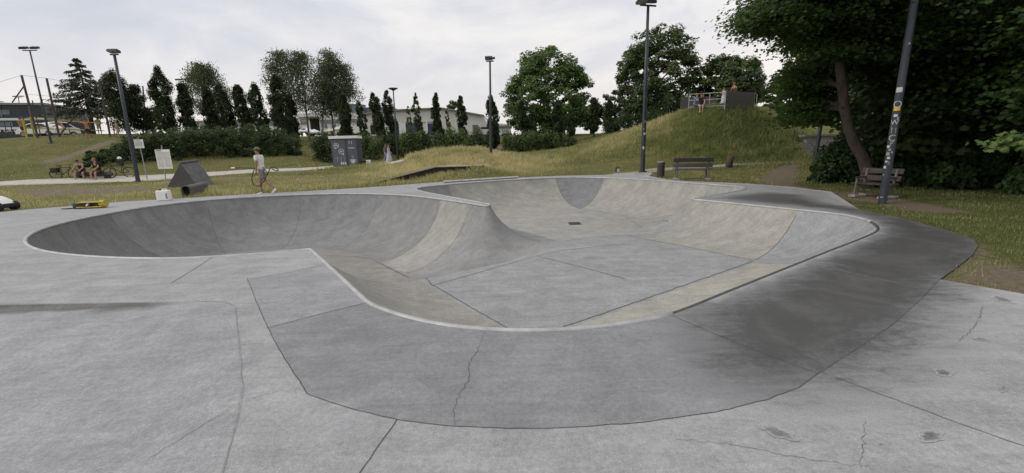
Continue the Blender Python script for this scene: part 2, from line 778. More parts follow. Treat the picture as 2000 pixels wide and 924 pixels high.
_w = inside(cen, np.concatenate([wedge[:-1] + (wedge[:-1] - WF) * .02, [WF]]))
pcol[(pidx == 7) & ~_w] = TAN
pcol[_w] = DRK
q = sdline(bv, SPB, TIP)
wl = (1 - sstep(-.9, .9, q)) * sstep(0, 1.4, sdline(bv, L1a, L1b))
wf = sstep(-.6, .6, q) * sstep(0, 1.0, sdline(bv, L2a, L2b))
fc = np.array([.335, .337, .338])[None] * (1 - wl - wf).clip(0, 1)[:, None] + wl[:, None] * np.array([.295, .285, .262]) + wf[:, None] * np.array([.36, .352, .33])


def concrete(name, deck=False):
    mt, nt, b = newmat(name)
    v = coords(nt)
    big = noise(nt, v, .45, 5, .6, .4)
    mid = noise(nt, v, 2.6, 7, .68, .6)
    fine = noise(nt, v, 26, 5, .75)
    spk = noise(nt, v, 130, 2, .5)
    vs = coords(nt, (.9, 5.5, 1), R(-22))
    streak = noise(nt, vs, 1.1, 7, .7, .8)
    if deck:
        base = attr(nt, 'tone', 'Color')
    else:
        wallc = attr(nt, 'panel', 'Color')
        flc = attr(nt, 'floorc', 'Color')
        base = mixc(nt, wallc, flc, mrange(nt, attr(nt, 'df'), -.02, .02))
    f1 = mrange(nt, big, .3, .72, .93, 1.06)
    f2 = mrange(nt, mid, .28, .74, .86, 1.11)
    f3 = mth(nt, 'MULTIPLY', mrange(nt, fine, .25, .78, .82, 1.15), mrange(nt, noise(nt, v, 85, 4, .8), .28, .74, .84, 1.15))
    f4 = mrange(nt, streak, .3, .72, .89, 1.09)
    f5 = mrange(nt, spk, .60, .72, .97, 1.5) if deck else mrange(nt, spk, .3, .7, .95, 1.05)
    f = mth(nt, 'MULTIPLY', mth(nt, 'MULTIPLY', f1, f2), mth(nt, 'MULTIPLY', mth(nt, 'MULTIPLY', f3, f4), f5))
    comb = nt.nodes.new('ShaderNodeCombineColor')
    for i in range(3):
        nt.links.new(f, comb.inputs[i])
    c = mixc(nt, base, comb.outputs[0], 1.0, 'MULTIPLY')
    # pores and scuffs
    pore = mrange(nt, noise(nt, v, 60, 3, .6), .70, .78)
    c = mixc(nt, c, (.09, .09, .088), mth(nt, 'MULTIPLY', pore, .55))
    scv = coords(nt, (1.3, 7, 3), R(35))
    sc = mth(nt, 'MULTIPLY', mrange(nt, noise(nt, scv, 3.3, 5, .8, 1.5), .60, .72), .34)
    c = mixc(nt, c, (.5, .5, .49), sc)
    scv2 = coords(nt, (8, 1.1, 3), R(-20))
    sc2 = mth(nt, 'MULTIPLY', mrange(nt, noise(nt, scv2, 2.3, 5, .8, 2.0), .60, .74), .36)
    c = mixc(nt, c, (.10, .10, .10), sc2)
    # drips, trowel arcs and dirt
    tv = coords(nt, (1, 1, .35), R(12))
    tro = noise(nt, tv, 5.5, 8, .75, 2.6)
    c = mixc(nt, c, (.16, .158, .15), mth(nt, 'MULTIPLY', mrange(nt, tro, .56, .68), .30))
    c = mixc(nt, c, (.46, .455, .44), mth(nt, 'MULTIPLY', mrange(nt, noise(nt, tv, 8.5, 8, .8, 1.8), .60, .70), .24))
    rough = .82
    if deck:
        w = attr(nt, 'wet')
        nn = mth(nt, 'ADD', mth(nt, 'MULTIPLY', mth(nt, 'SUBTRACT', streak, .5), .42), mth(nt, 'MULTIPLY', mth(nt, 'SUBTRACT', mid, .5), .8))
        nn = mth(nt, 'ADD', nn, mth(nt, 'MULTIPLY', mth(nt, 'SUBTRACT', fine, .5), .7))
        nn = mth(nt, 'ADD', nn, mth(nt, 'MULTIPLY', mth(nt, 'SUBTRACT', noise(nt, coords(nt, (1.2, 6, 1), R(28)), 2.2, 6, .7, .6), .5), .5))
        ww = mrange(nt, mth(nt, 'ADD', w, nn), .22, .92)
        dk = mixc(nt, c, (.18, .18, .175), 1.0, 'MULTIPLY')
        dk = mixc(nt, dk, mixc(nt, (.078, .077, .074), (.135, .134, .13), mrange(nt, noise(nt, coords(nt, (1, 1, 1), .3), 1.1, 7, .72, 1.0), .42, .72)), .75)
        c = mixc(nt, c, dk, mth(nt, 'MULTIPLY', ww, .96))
        nt.links.new(mrange(nt, ww, 0, 1, .84, .55), b.inputs['Roughness'])
        b.inputs['Specular IOR Level'].default_value = .28
        lt = attr(nt, 'pale')
        l2 = mrange(nt, mth(nt, 'ADD', lt, mth(nt, 'MULTIPLY', mth(nt, 'SUBTRACT', mid, .5), 1.3)), .4, .9)
        c = mixc(nt, c, (.46, .46, .45), mth(nt, 'MULTIPLY', l2, .55))
    else:
        b.inputs['Roughness'].default_value = rough
        b.inputs['Specular IOR Level'].default_value = .25
    nt.links.new(c, b.inputs['Base Color'])
    hh = mth(nt, 'ADD', fine, mth(nt, 'MULTIPLY', spk, .5))
    bump(nt, b, hh, .22, .006)
    return mt


M_BOWL = concrete('bowl_concrete')
M_DECK = concrete('deck_concrete', True)
M_JOINT = pm('joint_dark', (.095, .094, .092), .9, var=.5, scale=9)
M_JOINTL = pm('joint_pale', (.21, .21, .205), .9, var=.3, scale=9)
M_COPING = pm('coping_steel', (.42, .42, .415), .5, .2, var=.20, scale=4.5, bmp=.08)
M_COPD = pm('coping_dark_steel', (.09, .09, .09), .5, .2, var=.3, scale=7)  # dark version of the coping steel, gap and shadow put into its colour


def ndmesh(name, verts, faces, mat, parent=None):
    me = bpy.data.meshes.new(name)
    me.from_pydata([tuple(v) for v in verts], [], [tuple(int(i) for i in f) for f in faces])
    me.polygons.foreach_set('use_smooth', [True] * len(me.polygons))
    for mm in (mat if isinstance(mat, list) else [mat]):
        me.materials.append(mm)
    me.update()
    o = bpy.data.objects.new(name, me)
    COL.objects.link(o)
    o.parent = parent
    return o


def fattr(o, name, vals, dom='POINT'):
    vals = np.asarray(vals, np.float32)
    if vals.ndim == 2:
        a = o.data.attributes.new(name, 'FLOAT_COLOR', dom)
        a.data.foreach_set('color', np.concatenate([vals, np.ones((len(vals), 1), np.float32)], 1).ravel())
    else:
        a = o.data.attributes.new(name, 'FLOAT', dom)
        a.data.foreach_set('value', vals)


def BOWL_SEAMS():
    for s, p in zip(PS, PANELS):
        if p[0] in ((957, 399), (1354, 389), (606, 486.5), (49, 469), (1000, 645), (1092, 644), (720, 591), (1180, 347), (1085, 347)):
            continue
        ln = panel_line(s)
        if len(ln) > 4:
            ribbon(jm, ln[1:], .009, zbowl, .006)
    for ln in WEDGE_SEAMS:
        ribbon(jm, ln[1:], .012, zbowl, .006)
    for ln, wd in [([(745, 516), (772, 530), (800, 543)], .025), ([(845, 557), (915, 598), (990, 641)], .013), ([(1470, 511), (1290, 574), (1180, 612), (1100, 639)], .013),
                   ([(1050, 501), (1140, 523), (1220, 545)], .012), ([(844, 558), (906, 541), (1050, 500), (1100, 489), (1220, 477)], .012),
                   ([(1060, 478), (1103, 471), (1157, 463), (1232, 459)], .010), ([(1000, 427), (1065, 417), (1132, 408), (1220, 422), (1305, 435)], .012), ([(1230, 462), (1330, 480), (1470, 509)], .012),
                   ([(715, 548), (760, 552), (800, 550), (844, 558)], .014), ([(635, 503), (690, 501), (722, 505), (745, 516)], .012)]:
        w = densify([bowl_hit(*p) for p in ln], .12)
        w = w + RNG.normal(0, .006, w.shape)
        ribbon(jm, w, wd, zbowl, .006)


bowl = thing('skate_bowl', 'large grey and tan concrete skate bowl with steel coping sunk into the deck', 'skate bowl')
V3 = np.concatenate([bv, bz[:, None]], 1)
zbowl = lambda p: bowl_z(p)[0]
jm = MB()
BOWL_SEAMS()
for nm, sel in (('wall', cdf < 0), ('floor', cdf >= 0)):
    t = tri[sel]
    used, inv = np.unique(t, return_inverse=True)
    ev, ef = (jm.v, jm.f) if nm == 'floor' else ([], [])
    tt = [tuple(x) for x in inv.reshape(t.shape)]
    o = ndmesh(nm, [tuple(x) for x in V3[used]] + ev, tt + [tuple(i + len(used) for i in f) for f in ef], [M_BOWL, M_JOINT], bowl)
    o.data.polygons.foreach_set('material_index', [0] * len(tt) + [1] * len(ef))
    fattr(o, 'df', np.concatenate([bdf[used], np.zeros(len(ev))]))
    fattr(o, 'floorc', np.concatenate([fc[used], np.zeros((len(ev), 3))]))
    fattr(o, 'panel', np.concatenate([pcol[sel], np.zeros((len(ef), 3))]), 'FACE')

# coping: a continuous pipe, its right stretch coloured dark for the gap and shadow
sA, sB = rim_s(1300, 616), rim_s(1700, 432)
Ls = np.concatenate([[0], np.cumsum(np.linalg.norm(np.roll(RIM, -1, 0) - RIM, axis=1))])[:-1]
cp_pts = [(p[0], p[1], -.012) for p in RIM]
ins_dark = (Ls > sA) & (Ls < sB)
ks = np.where(ins_dark)[0]
i0, i1 = ks[0], ks[-1]
n_ = len(RIM)
mb = MB().tube([cp_pts[i % n_] for i in range(i1, n_ + i0 + 1)], .032, 8)
mb.build('coping', M_COPING, bowl, True)
mb = MB().tube([cp_pts[i] for i in range(i0, i1 + 1)], .024, 8)
o = mb.build('coping', M_COPD, bowl, True)
o['label'] = 'dark stretch of coping along the right rim, gap and shadow in its colour'
g = bowl_hit(1122, 437)
zg = float(zbowl(g[None])[0])
mb = MB().box((g[0], g[1], zg + .012), (.42, .42, .02))
for k in range(6):
    mb.box((g[0] - .16 + k * .064, g[1], zg + .026), (.03, .36, .012), mi=1)
mb.build('drain_grate', [pm('grate_dark', (.03, .03, .03), .6), pm('grate_bar', (.07, .07, .07), .5, .5)], bowl)

# ------------------------------------------------------------------ deck
J = {
    'j1': [(300, 556), (335, 553), (400, 547), (480, 543)],
    'j1b': [(335, 553), (374, 529), (414, 503)],
    'j2': [(483, 548), (560, 533), (634, 516)],
    'j3': [(483, 544), (502, 593), (523, 640), (552, 695), (600, 769), (640, 784), (690, 800), (775, 820), (870, 832), (1000, 837.5), (1100, 836), (1250, 826), (1400, 805), (1500, 780), (1560, 757), (1600, 729), (1660, 690), (1740, 637), (1800, 584), (1835, 546)],
    'j4': [(523, 640), (620, 615), (717, 591)],
    'j5': [(775, 820), (740, 870), (703, 924), (660, 990)],
    'j7': [(1312, 616), (1400, 654), (1500, 694), (1597, 730)],
    'j8': [(1632, 738), (1750, 781), (1880, 830), (2000, 872), (2200, 945)],
    'j11': [(-60, 529), (0, 518), (90, 499)],
}
J['fold'] = [(380, 588), (440, 590), (460, 598), (467, 680), (473, 760), (455, 850), (432, 930)]
JW = {k: densify(pxy(v), .25) for k, v in J.items()}
cons = ['j2', 'j3', 'j4', 'j7', 'j5', 'j8', 'j11', 'j1', 'j1b']
foldL = pxy([(462, 601), (468, 680), (474, 760), (455, 850), (432, 930), (400, 1050)])
edgeL = densify(pxy([(-900, 602), (-300, 596), (0, 592.5), (200, 590.5), (350, 588.5), (420, 588), (452, 592), (462, 601)]), .2)
dep_poly = np.concatenate([edgeL, foldL[1:], [(-28, foldL[-1][1])]])
dep_poly = np.concatenate([edgeL, foldL[1:], [(foldL[-1][0], -7), (-28, -7)]])


def deck_z(p):
    p = np.asarray(p, float)
    z = np.zeros(len(p))
    ins = inside(p, dep_poly)
    if ins.any():
        df, _ = seg_dist(p[ins], np.concatenate([edgeL[-4:], foldL]), False)
        de, _ = seg_dist(p[ins], edgeL, False)
        drop = .034 * df + .075 * sstep(0, .5, df) * sstep(.2, 1.6, seg_dist(p[ins], edgeL, False)[0])
        drop = np.minimum(drop, .24)
        z[ins] = -drop * sstep(.004, .04, de)
    return z


dp, de_ = [], []
chain(dp, de_, DECK, True)
chain(dp, de_, RIM[::-1], True)
lines = [JW[k] for k in cons]
ends = []
for ln in lines:
    l2 = ln
    # keep off the outline so that the triangulation stays clean
    l2 = l2[(seg_dist(l2, DECK)[0] > .02) & (seg_dist(l2, RIM)[0] > .02) & inside(l2, DECK) & ~inside(l2, RIM)]
    if len(l2) > 1:
        chain(dp, de_, l2, False)
in1 = densify(edgeL, .15)
t = np.gradient(in1, axis=0)
t /= np.linalg.norm(t, axis=1)[:, None]
in2 = in1 + np.stack([t[:, 1], -t[:, 0]], 1) * .045
chain(dp, de_, in1[in1[:, 0] > -27], False)
chain(dp, de_, in2[in2[:, 0] > -27], False)
inm = in1 + (in2 - in1) * .35
chain(dp, de_, inm[inm[:, 0] > -27], False)
dg = interior_grid(DECK, RIM, .26, .1)
dg = keep_off(dg, lines + [in1, in2], .06)
dp.extend([tuple(p) for p in dg])
dv, dfc = cdt(dp, de_, 1)
tri = np.array([f for f in dfc if len(f) == 3])
cen = dv[tri].mean(1)
keep = inside(cen, DECK) & ~inside(cen, RIM)
tri, cen = tri[keep], cen[keep]
a0 = (dv[tri[:, 1], 0] - dv[tri[:, 0], 0]) * (dv[tri[:, 2], 1] - dv[tri[:, 0], 1]) - (dv[tri[:, 2], 0] - dv[tri[:, 0], 0]) * (dv[tri[:, 1], 1] - dv[tri[:, 0], 1])
tri[a0 < 0] = tri[a0 < 0][:, ::-1]
dz = deck_z(dv)
V3 = np.concatenate([dv, dz[:, None]], 1)
nV = len(V3)
sk_v = [(p[0], p[1], -.25) for p in DECK]
sk_f = []
for i in range(len(DECK)):
    j = (i + 1) % len(DECK)
    sk_f.append((i, nV + i, nV + j, j))
faces = [tuple(t) for t in tri] + sk_f
# joints and cracks: dark mortar strips lying in the slab's grooves
jm = MB()
for k, wd in (('fold', .006), ('j1', .003), ('j1b', .008), ('j2', .0055), ('j3', .0055), ('j4', .007), ('j5', .006), ('j7', .0055), ('j8', .005), ('j11', .007)):
    ln = densify(JW[k], .06)
    ln = ln[~inside(ln, RIM)]
    if k != 'fold':
        ln = ln + RNG.normal(0, .0018, ln.shape)
    ribbon(jm, ln, wd, deck_z, .003, 2 if k == 'fold' else 0, False)  # the fold ribbon is a darker line marking the crease


def crack(px_pts, amp=.02, step=.03):
    ln = densify(pxy(px_pts), step)
    n = len(ln)
    off = np.cumsum(RNG.normal(0, 1, (n, 2)), 0)
    k = max(3, n // 12)
    ker = np.ones(k) / k
    sm = np.stack([np.convolve(np.pad(off[:, i], k, mode='edge'), ker, 'same')[k:-k] for i in (0, 1)], 1)
    off = (off - sm)
    off *= amp / (np.abs(off).max() + 1e-6)
    return ln + off


for c, w, a in [([(948, 647), (935, 680), (917, 708), (914, 716), (919, 732), (901, 765), (886, 800), (889, 832)], .0042, .012), ([(555, 762), (500, 776), (462, 789), (420, 811), (330, 850), (255, 882), (150, 910)], .0035, .016),
                ([(1920, 596), (1912, 625), (1893, 650), (1870, 668)], .004, .014), ([(1320, 858), (1430, 868), (1560, 895), (1700, 912)], .0025, .014),
                ([(1690, 822), (1686, 870), (1680, 915)], .0025, .014)]:
    ribbon(jm, crack(c, a), w, deck_z, .003, 0, True)
for ln in ([(1638, 528), (1720, 546), (1797, 564)], [(1731, 460), (1800, 470), (1863, 481)], [(1640, 470), (1612, 474)]):
    ribbon(jm, densify(pxy(ln), .06) + RNG.normal(0, .003, densify(pxy(ln), .06).shape), .014, deck_z, .003, 1)
BLV, BLF, BLW = [], [], []
for (px, py, w, h, an) in [(1957, 585, 27, 5, .2), (1520, 846, 42, 9, .25), (1818, 853, 30, 10, 0), (1842, 728, 18, 8, .4), (1917, 663, 14, 4, .1), (1960, 760, 10, 6, 0), (1720, 868, 5, 3, 0)]:
    n = 26
    ph = RNG.uniform(0, 6.28, 4)
    pts = []
    for k in range(n):
        a = 2 * PI * k / n
        r = 1 + .22 * math.sin(2 * a + ph[0]) + .14 * math.sin(5 * a + ph[1]) + .1 * math.sin(9 * a + ph[2])
        x, y = w * r * math.cos(a), h * r * math.sin(a)
        pts.append((px + x * math.cos(an) - y * math.sin(an), py + x * math.sin(an) + y * math.cos(an)))
    q = pxy(pts)[::-1]
    c0 = q.mean(0)
    o_ = len(BLV)
    for f_, w_ in ((0, .62), (.55, .55), (.8, .3), (1.0, 0.0)):
        for p in (q if f_ else [c0]):
            BLV.append((*(c0 + (p - c0) * f_), .003))
            BLW.append(w_)
    for k in range(n):
        k2 = (k + 1) % n
        BLF.append((o_, o_ + 1 + k, o_ + 1 + k2))
        for r_ in range(2):
            a_ = o_ + 1 + r_ * n
            BLF.append((a_ + k, a_ + n + k, a_ + n + k2, a_ + k2))
nB = nV + len(sk_v)
nF = len(faces)
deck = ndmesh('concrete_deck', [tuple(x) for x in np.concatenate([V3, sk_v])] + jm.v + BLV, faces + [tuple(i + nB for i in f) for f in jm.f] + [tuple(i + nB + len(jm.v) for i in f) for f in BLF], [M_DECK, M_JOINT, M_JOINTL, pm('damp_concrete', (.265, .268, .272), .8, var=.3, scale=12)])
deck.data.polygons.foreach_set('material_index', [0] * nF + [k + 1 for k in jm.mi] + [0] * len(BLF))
XP = np.zeros(len(jm.v) + len(BLV))
tag(deck, kind='structure')
tone = np.tile([.365, .367, .372], (nF + len(jm.f) + len(BLF), 1))
slabF = np.concatenate([pxy([(523, 640), (717, 591)]), pxy([(880, 600), (1312, 616), (1597, 730)]), pxy(J['j3'][::-1][5:-2])])
front = pxy([(523, 640), (717, 588), (760, 600), (880, 620), (1060, 630), (1312, 616), (1400, 654), (1597, 730), (1560, 757), (1500, 780), (1400, 805), (1250, 826), (1100, 836), (1000, 837.5), (870, 832), (775, 820), (690, 800), (640, 784), (600, 769), (552, 695)])
small = pxy([(483, 544), (640, 515), (725, 589), (523, 640)])
right = pxy([(1312, 616), (1597, 730), (1660, 690), (1740, 637), (1800, 584), (1835, 546), (1900, 500), (1920, 470), (1850, 440), (1690, 405), (1500, 385), (1350, 385), (1700, 445)])
inner_slab = pxy([(300, 600), (340, 553), (480, 543), (523, 640), (600, 769), (560, 800), (475, 760), (462, 600)])
for poly, c in ((front, (.262, .266, .274)), (small, (.32, .325, .335)), (right, (.30, .303, .308))):
    tone[:len(tri)][inside(cen, poly)] = c
lowp = inside(cen, dep_poly)
tone[:len(tri)][lowp] = (.335, .342, .353)
fattr(deck, 'tone', tone, 'FACE')
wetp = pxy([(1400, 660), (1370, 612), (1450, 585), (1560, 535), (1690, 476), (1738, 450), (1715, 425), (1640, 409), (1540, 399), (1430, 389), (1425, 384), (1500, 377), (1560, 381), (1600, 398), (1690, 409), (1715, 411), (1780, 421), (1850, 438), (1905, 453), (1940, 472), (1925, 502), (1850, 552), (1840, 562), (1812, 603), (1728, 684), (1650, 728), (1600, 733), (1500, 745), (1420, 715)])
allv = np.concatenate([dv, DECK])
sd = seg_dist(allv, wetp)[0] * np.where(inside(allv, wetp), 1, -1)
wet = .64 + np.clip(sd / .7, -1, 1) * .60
front_d = pxy([(900, 700), (1330, 640), (1580, 735), (1480, 775), (1200, 815), (1000, 815)])
sd2 = seg_dist(allv, front_d)[0] * np.where(inside(allv, front_d), 1, -1)
wet = np.maximum(wet, .22 * sstep(-.6, .9, sd2))
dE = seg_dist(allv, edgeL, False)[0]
wet = np.maximum(wet, .8 * (dE > .012) * (dE < .06) * inside(allv, dep_poly) * (1 - sstep(-4.5, -3.1, allv[:, 0])))  # darkens the recess step face through the mask, fading out towards the fold
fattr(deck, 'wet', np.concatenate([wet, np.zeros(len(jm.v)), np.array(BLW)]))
pale = np.zeros(len(allv))
jl = np.concatenate([JW['j3']])
pd = seg_dist(allv, JW['j3'], False)[0]
pale = np.where(inside(allv, front), np.exp(-(pd / .16) ** 2) * .55, 0)
rd = seg_dist(allv, RIM)[0]
pale = np.maximum(pale, np.where(inside(allv, right), np.exp(-(rd / .22) ** 2) * .75, 0))
fattr(deck, 'pale', np.concatenate([pale, XP]))


# ------------------------------------------------------------------ ground sheet
dgrow = DECK
GEXT = np.array([(-40., 8.), (-40, 62), (48, 62), (48, 2)])
tp, te = [], []
# slightly under the deck edge
ctr = []
for i in range(len(DECK)):
    a, b = DECK[i - 1], DECK[(i + 1) % len(DECK)]
    t = (b - a) / (np.linalg.norm(b - a) + 1e-9)
    nrm = np.array([-t[1], t[0]])
    q = DECK[i] + nrm * .03
    if not inside(q[None], DECK)[0]:
        q = DECK[i] - nrm * .03
    ctr.append(q)
HOLE = np.array(ctr)
chain(tp, te, HOLE, True)
gx, gy = np.meshgrid(np.arange(-44, 52, .55), np.arange(-8, 62, .55))
gg = np.stack([gx.ravel(), gy.ravel()], 1) + RNG.uniform(-.15, .15, (gx.size, 2))
gg = gg[~inside(gg, HOLE)]
gg = gg[seg_dist(gg, HOLE)[0] > .2]
rings = []
for r_ in (70, 85, 105, 130, 170, 230, 330, 500, 900, 1700, 3500):
    for k in range(48):
        a = 2 * PI * k / 48 + r_
        p = (r_ * math.cos(a), r_ * math.sin(a))
        if not (-46 < p[0] < 54 and -10 < p[1] < 64):
            rings.append(p)
tp.extend([tuple(p) for p in gg])
tp.extend(rings)
tv, tf = cdt(tp, te, 0)
tri = np.array([f for f in tf if len(f) == 3])
cen = tv[tri].mean(1)
keep = ~inside(cen, HOLE)
tri = tri[keep]
a0 = (tv[tri[:, 1], 0] - tv[tri[:, 0], 0]) * (tv[tri[:, 2], 1] - tv[tri[:, 0], 1]) - (tv[tri[:, 2], 0] - tv[tri[:, 0], 0]) * (tv[tri[:, 1], 1] - tv[tri[:, 0], 1])
tri[a0 < 0] = tri[a0 < 0][:, ::-1]
tz = HT(tv)


def gpoly(pts, depths=None):
    """photo outline laid on the terrain"""
    return np.array([G(*p)[:2] for p in pts])


DIRT = [gpoly([(20, 372), (150, 364), (290, 363), (300, 371), (200, 381), (60, 386)]), gpoly([(1480, 352), (1500, 335), (1530, 322), (1565, 318), (1560, 335), (1560, 362), (1600, 372), (1500, 366)]),
        gpoly([(1640, 385), (1620, 370), (1700, 378), (1800, 398), (1880, 412), (1870, 425), (1780, 412)]), gpoly([(1862, 549), (1900, 522), (1960, 512), (2080, 525), (2100, 592), (1960, 568)]),
        gpoly([(70, 318), (130, 302), (200, 276), (232, 270), (228, 279), (150, 307), (90, 327)]), gpoly([(965, 300), (968, 285), (1000, 288), (985, 301)]), gpoly([(380, 352), (470, 342), (510, 352), (420, 360)]),
        gpoly([(1130, 318), (1160, 306), (1230, 275), (1300, 243), (1290, 240), (1180, 285), (1110, 312)])]
AMT = [.85, 1.0, 1.1, 1.0, .8, .8, .5, .45]


def dirt_at(p):
    o = np.zeros(len(p))
    for poly, a in zip(DIRT, AMT):
        sd = seg_dist(p, poly)[0] * np.where(inside(p, poly), 1, -1)
        o = np.maximum(o, a * sstep(-.5, .45, sd))
    ed = seg_dist(p, DECK[::2])[0]
    o = np.maximum(o, .62 * np.exp(-(ed / .22) ** 2))
    return o


HILLC = D(1420, 230, 33)[:2]
MOUND = D(900, 300, 29)[:2]


def tall_at(p):
    """0 mown lawn .. 1 tall meadow grass"""
    o = np.zeros(len(p))
    d = np.linalg.norm((p - HILLC) / [9.5, 8.0], axis=1)
    o = np.maximum(o, 1 - sstep(.8, 1.15, d))
    q = p - MOUND
    d = np.linalg.norm(q / [6.5, 6.0], axis=1)
    o = np.maximum(o, 1 - sstep(.75, 1.2, d))
    d = np.linalg.norm((p - D(1180, 300, 34)[:2]) / [7.0, 6.5], axis=1)
    o = np.maximum(o, .8 * (1 - sstep(.75, 1.2, d)))
    band = (p[:, 0] > -16) & (p[:, 0] < -5) & (p[:, 1] > 30.2) & (p[:, 1] < 34)
    o = np.maximum(o, .6 * band)
    dd = seg_dist(p, DECK[::2])[0]
    strip = np.exp(-((dd - .9) / .8) ** 2) * ((p[:, 0] < -3) & (p[:, 0] > -13) & (p[:, 1] > 14))
    return np.maximum(o, .55 * strip)


def dry_at(p):
    o = .45 * np.ones(len(p))
    o += .5 * (1 - sstep(.6, 1.3, np.linalg.norm((p - MOUND) / [7, 6], axis=1)))
    o += .22 * ((p[:, 0] < -3) & (p[:, 1] < 27) & (p[:, 1] > 12)) * 1.0
    o -= .25 * (1 - sstep(.3, 1.1, np.linalg.norm((p - D(1450, 270, 29)[:2]) / [6.5, 6], axis=1)))
    o += .25 * (1 - sstep(.5, 1.2, np.linalg.norm((p - D(1230, 262, 34)[:2]) / [5, 4], axis=1)))
    o -= .2 * (p[:, 0] > 6) * (p[:, 1] < 16)
    o -= .12 * (p[:, 1] > 42)
    return np.clip(o, 0, 1)


ground = ndmesh('ground', np.concatenate([tv, tz[:, None]], 1), tri, pm('x', (.1, .1, .1)))
tag(ground, kind='structure')
nearm = np.linalg.norm(tv, axis=1) < 75
dd_ = np.zeros(len(tv))
dd_[nearm] = dirt_at(tv[nearm])
fattr(ground, 'dirt', dd_)
fattr(ground, 'dry', dry_at(tv))
mt, nt, b = newmat('grass_ground')
v = coords(nt)
n1, n2, n3 = noise(nt, v, .35, 6, .65), noise(nt, v, 1.8, 7, .75), noise(nt, v, 14, 6, .8)
dr = mth(nt, 'ADD', attr(nt, 'dry'), mth(nt, 'ADD', mth(nt, 'MULTIPLY', mth(nt, 'SUBTRACT', n1, .5), .9), mth(nt, 'MULTIPLY', mth(nt, 'SUBTRACT', n2, .5), .9)))
c = ramp(nt, [(.1, (.09, .115, .035)), (.45, (.175, .172, .066)), (.75, (.28, .24, .115)), (1, (.36, .29, .16))], dr)
c = mixc(nt, c, (.3, .3, .3), mrange(nt, n3, .35, .7, .55, 0), 'MULTIPLY')
di = mth(nt, 'ADD', attr(nt, 'dirt'), mth(nt, 'ADD', mth(nt, 'MULTIPLY', mth(nt, 'SUBTRACT', n2, .5), 1.3), mth(nt, 'MULTIPLY', mth(nt, 'SUBTRACT', n3, .5), .8)))
dc = ramp(nt, [(.3, (.13, .10, .07)), (.7, (.27, .225, .165))], n3)
c = mixc(nt, c, dc, mrange(nt, di, .42, .72))
nt.links.new(c, b.inputs['Base Color'])
b.inputs['Roughness'].default_value = .95
b.inputs['Specular IOR Level'].default_value = .1
bump(nt, b, mth(nt, 'ADD', n3, n2), .8, .06)
ground.data.materials[0] = mt

# ------------------------------------------------------------------ paths
M_PATH = pm('path_gravel', (.47, .44, .39), .95, var=.14, scale=3, bmp=.2)


def terr_ribbon(name, pts, widths, mat, lift=.03):
    w = densify([p[:2] for p in pts], .5)
    s = np.linspace(0, 1, len(w))
    # smooth the centreline
    for _ in range(3):
        w[1:-1] = (w[:-2] + 2 * w[1:-1] + w[2:]) / 4
    t = np.gradient(w, axis=0)
    t /= np.linalg.norm(t, axis=1)[:, None]
    nrm = np.stack([-t[:, 1], t[:, 0]], 1)
    wd = np.interp(s, np.linspace(0, 1, len(widths)), widths) * (1 + .06 * np.sin(s * 40))
    rows = []
    for k in (-.5, -.25, 0, .25, .5):
        q = w + nrm * (wd * k)[:, None]
        rows.append(np.concatenate([q, (HT(q) + lift)[:, None]], 1))
    n = len(w)
    vs = np.concatenate(rows)
    fs = []
    for r_ in range(4):
        for i in range(n - 1):
            a = r_ * n + i
            fs.append((a + n, a, a + 1, a + n + 1))
    vs2 = np.concatenate([vs, rows[0] - [0, 0, .2], rows[-1] - [0, 0, .2]])
    o0, o1 = 5 * n, 6 * n
    for i in range(n - 1):
        fs.append((i, o0 + i, o0 + i + 1, i + 1))
        fs.append((4 * n + i + 1, o1 + i + 1, o1 + i, 4 * n + i))
    o = ndmesh(name, vs2, fs, mat)
    return tag(o, kind='structure')


terr_ribbon('path', [G(-260, 375), G(0, 359), G(120, 355), G(240, 350), G(330, 346), G(430, 340), G(520, 334), G(600, 331), G(655, 327), GD(690, 35), G(737, 320.5), G(775, 317.5), GD(830, 40), GD(900, 40), G(960, 302), G(1010, 301), G(1066, 297), GD(1100, 46)], [2.3, 1.9, 1.6, 1.6, 1.6, 1.8, 1.8], M_PATH)
terr_ribbon('footpath', [G(1205, 341), G(1250, 338), G(1310, 331), G(1400, 326), G(1480, 320), G(1550, 317), G(1600, 315)], [1.3, .8, .45, .4, .45, .5], pm('worn_path', (.33, .31, .27), .95, var=.2, scale=3))
terr_ribbon('trail', [G(1035, 327), G(1070, 322), G(1110, 312), G(1150, 303), G(1200, 286), G(1240, 266), G(1280, 249)], [.35, .4, .4, .4], pm('trail_dust', (.25, .215, .13), .95, var=.35, scale=5), .02)

# ------------------------------------------------------------------ grass blades
LAWN = leafmat('grass_blades', (.155, .195, .068), (.385, .35, .165), (.76, .64, .40), .5)


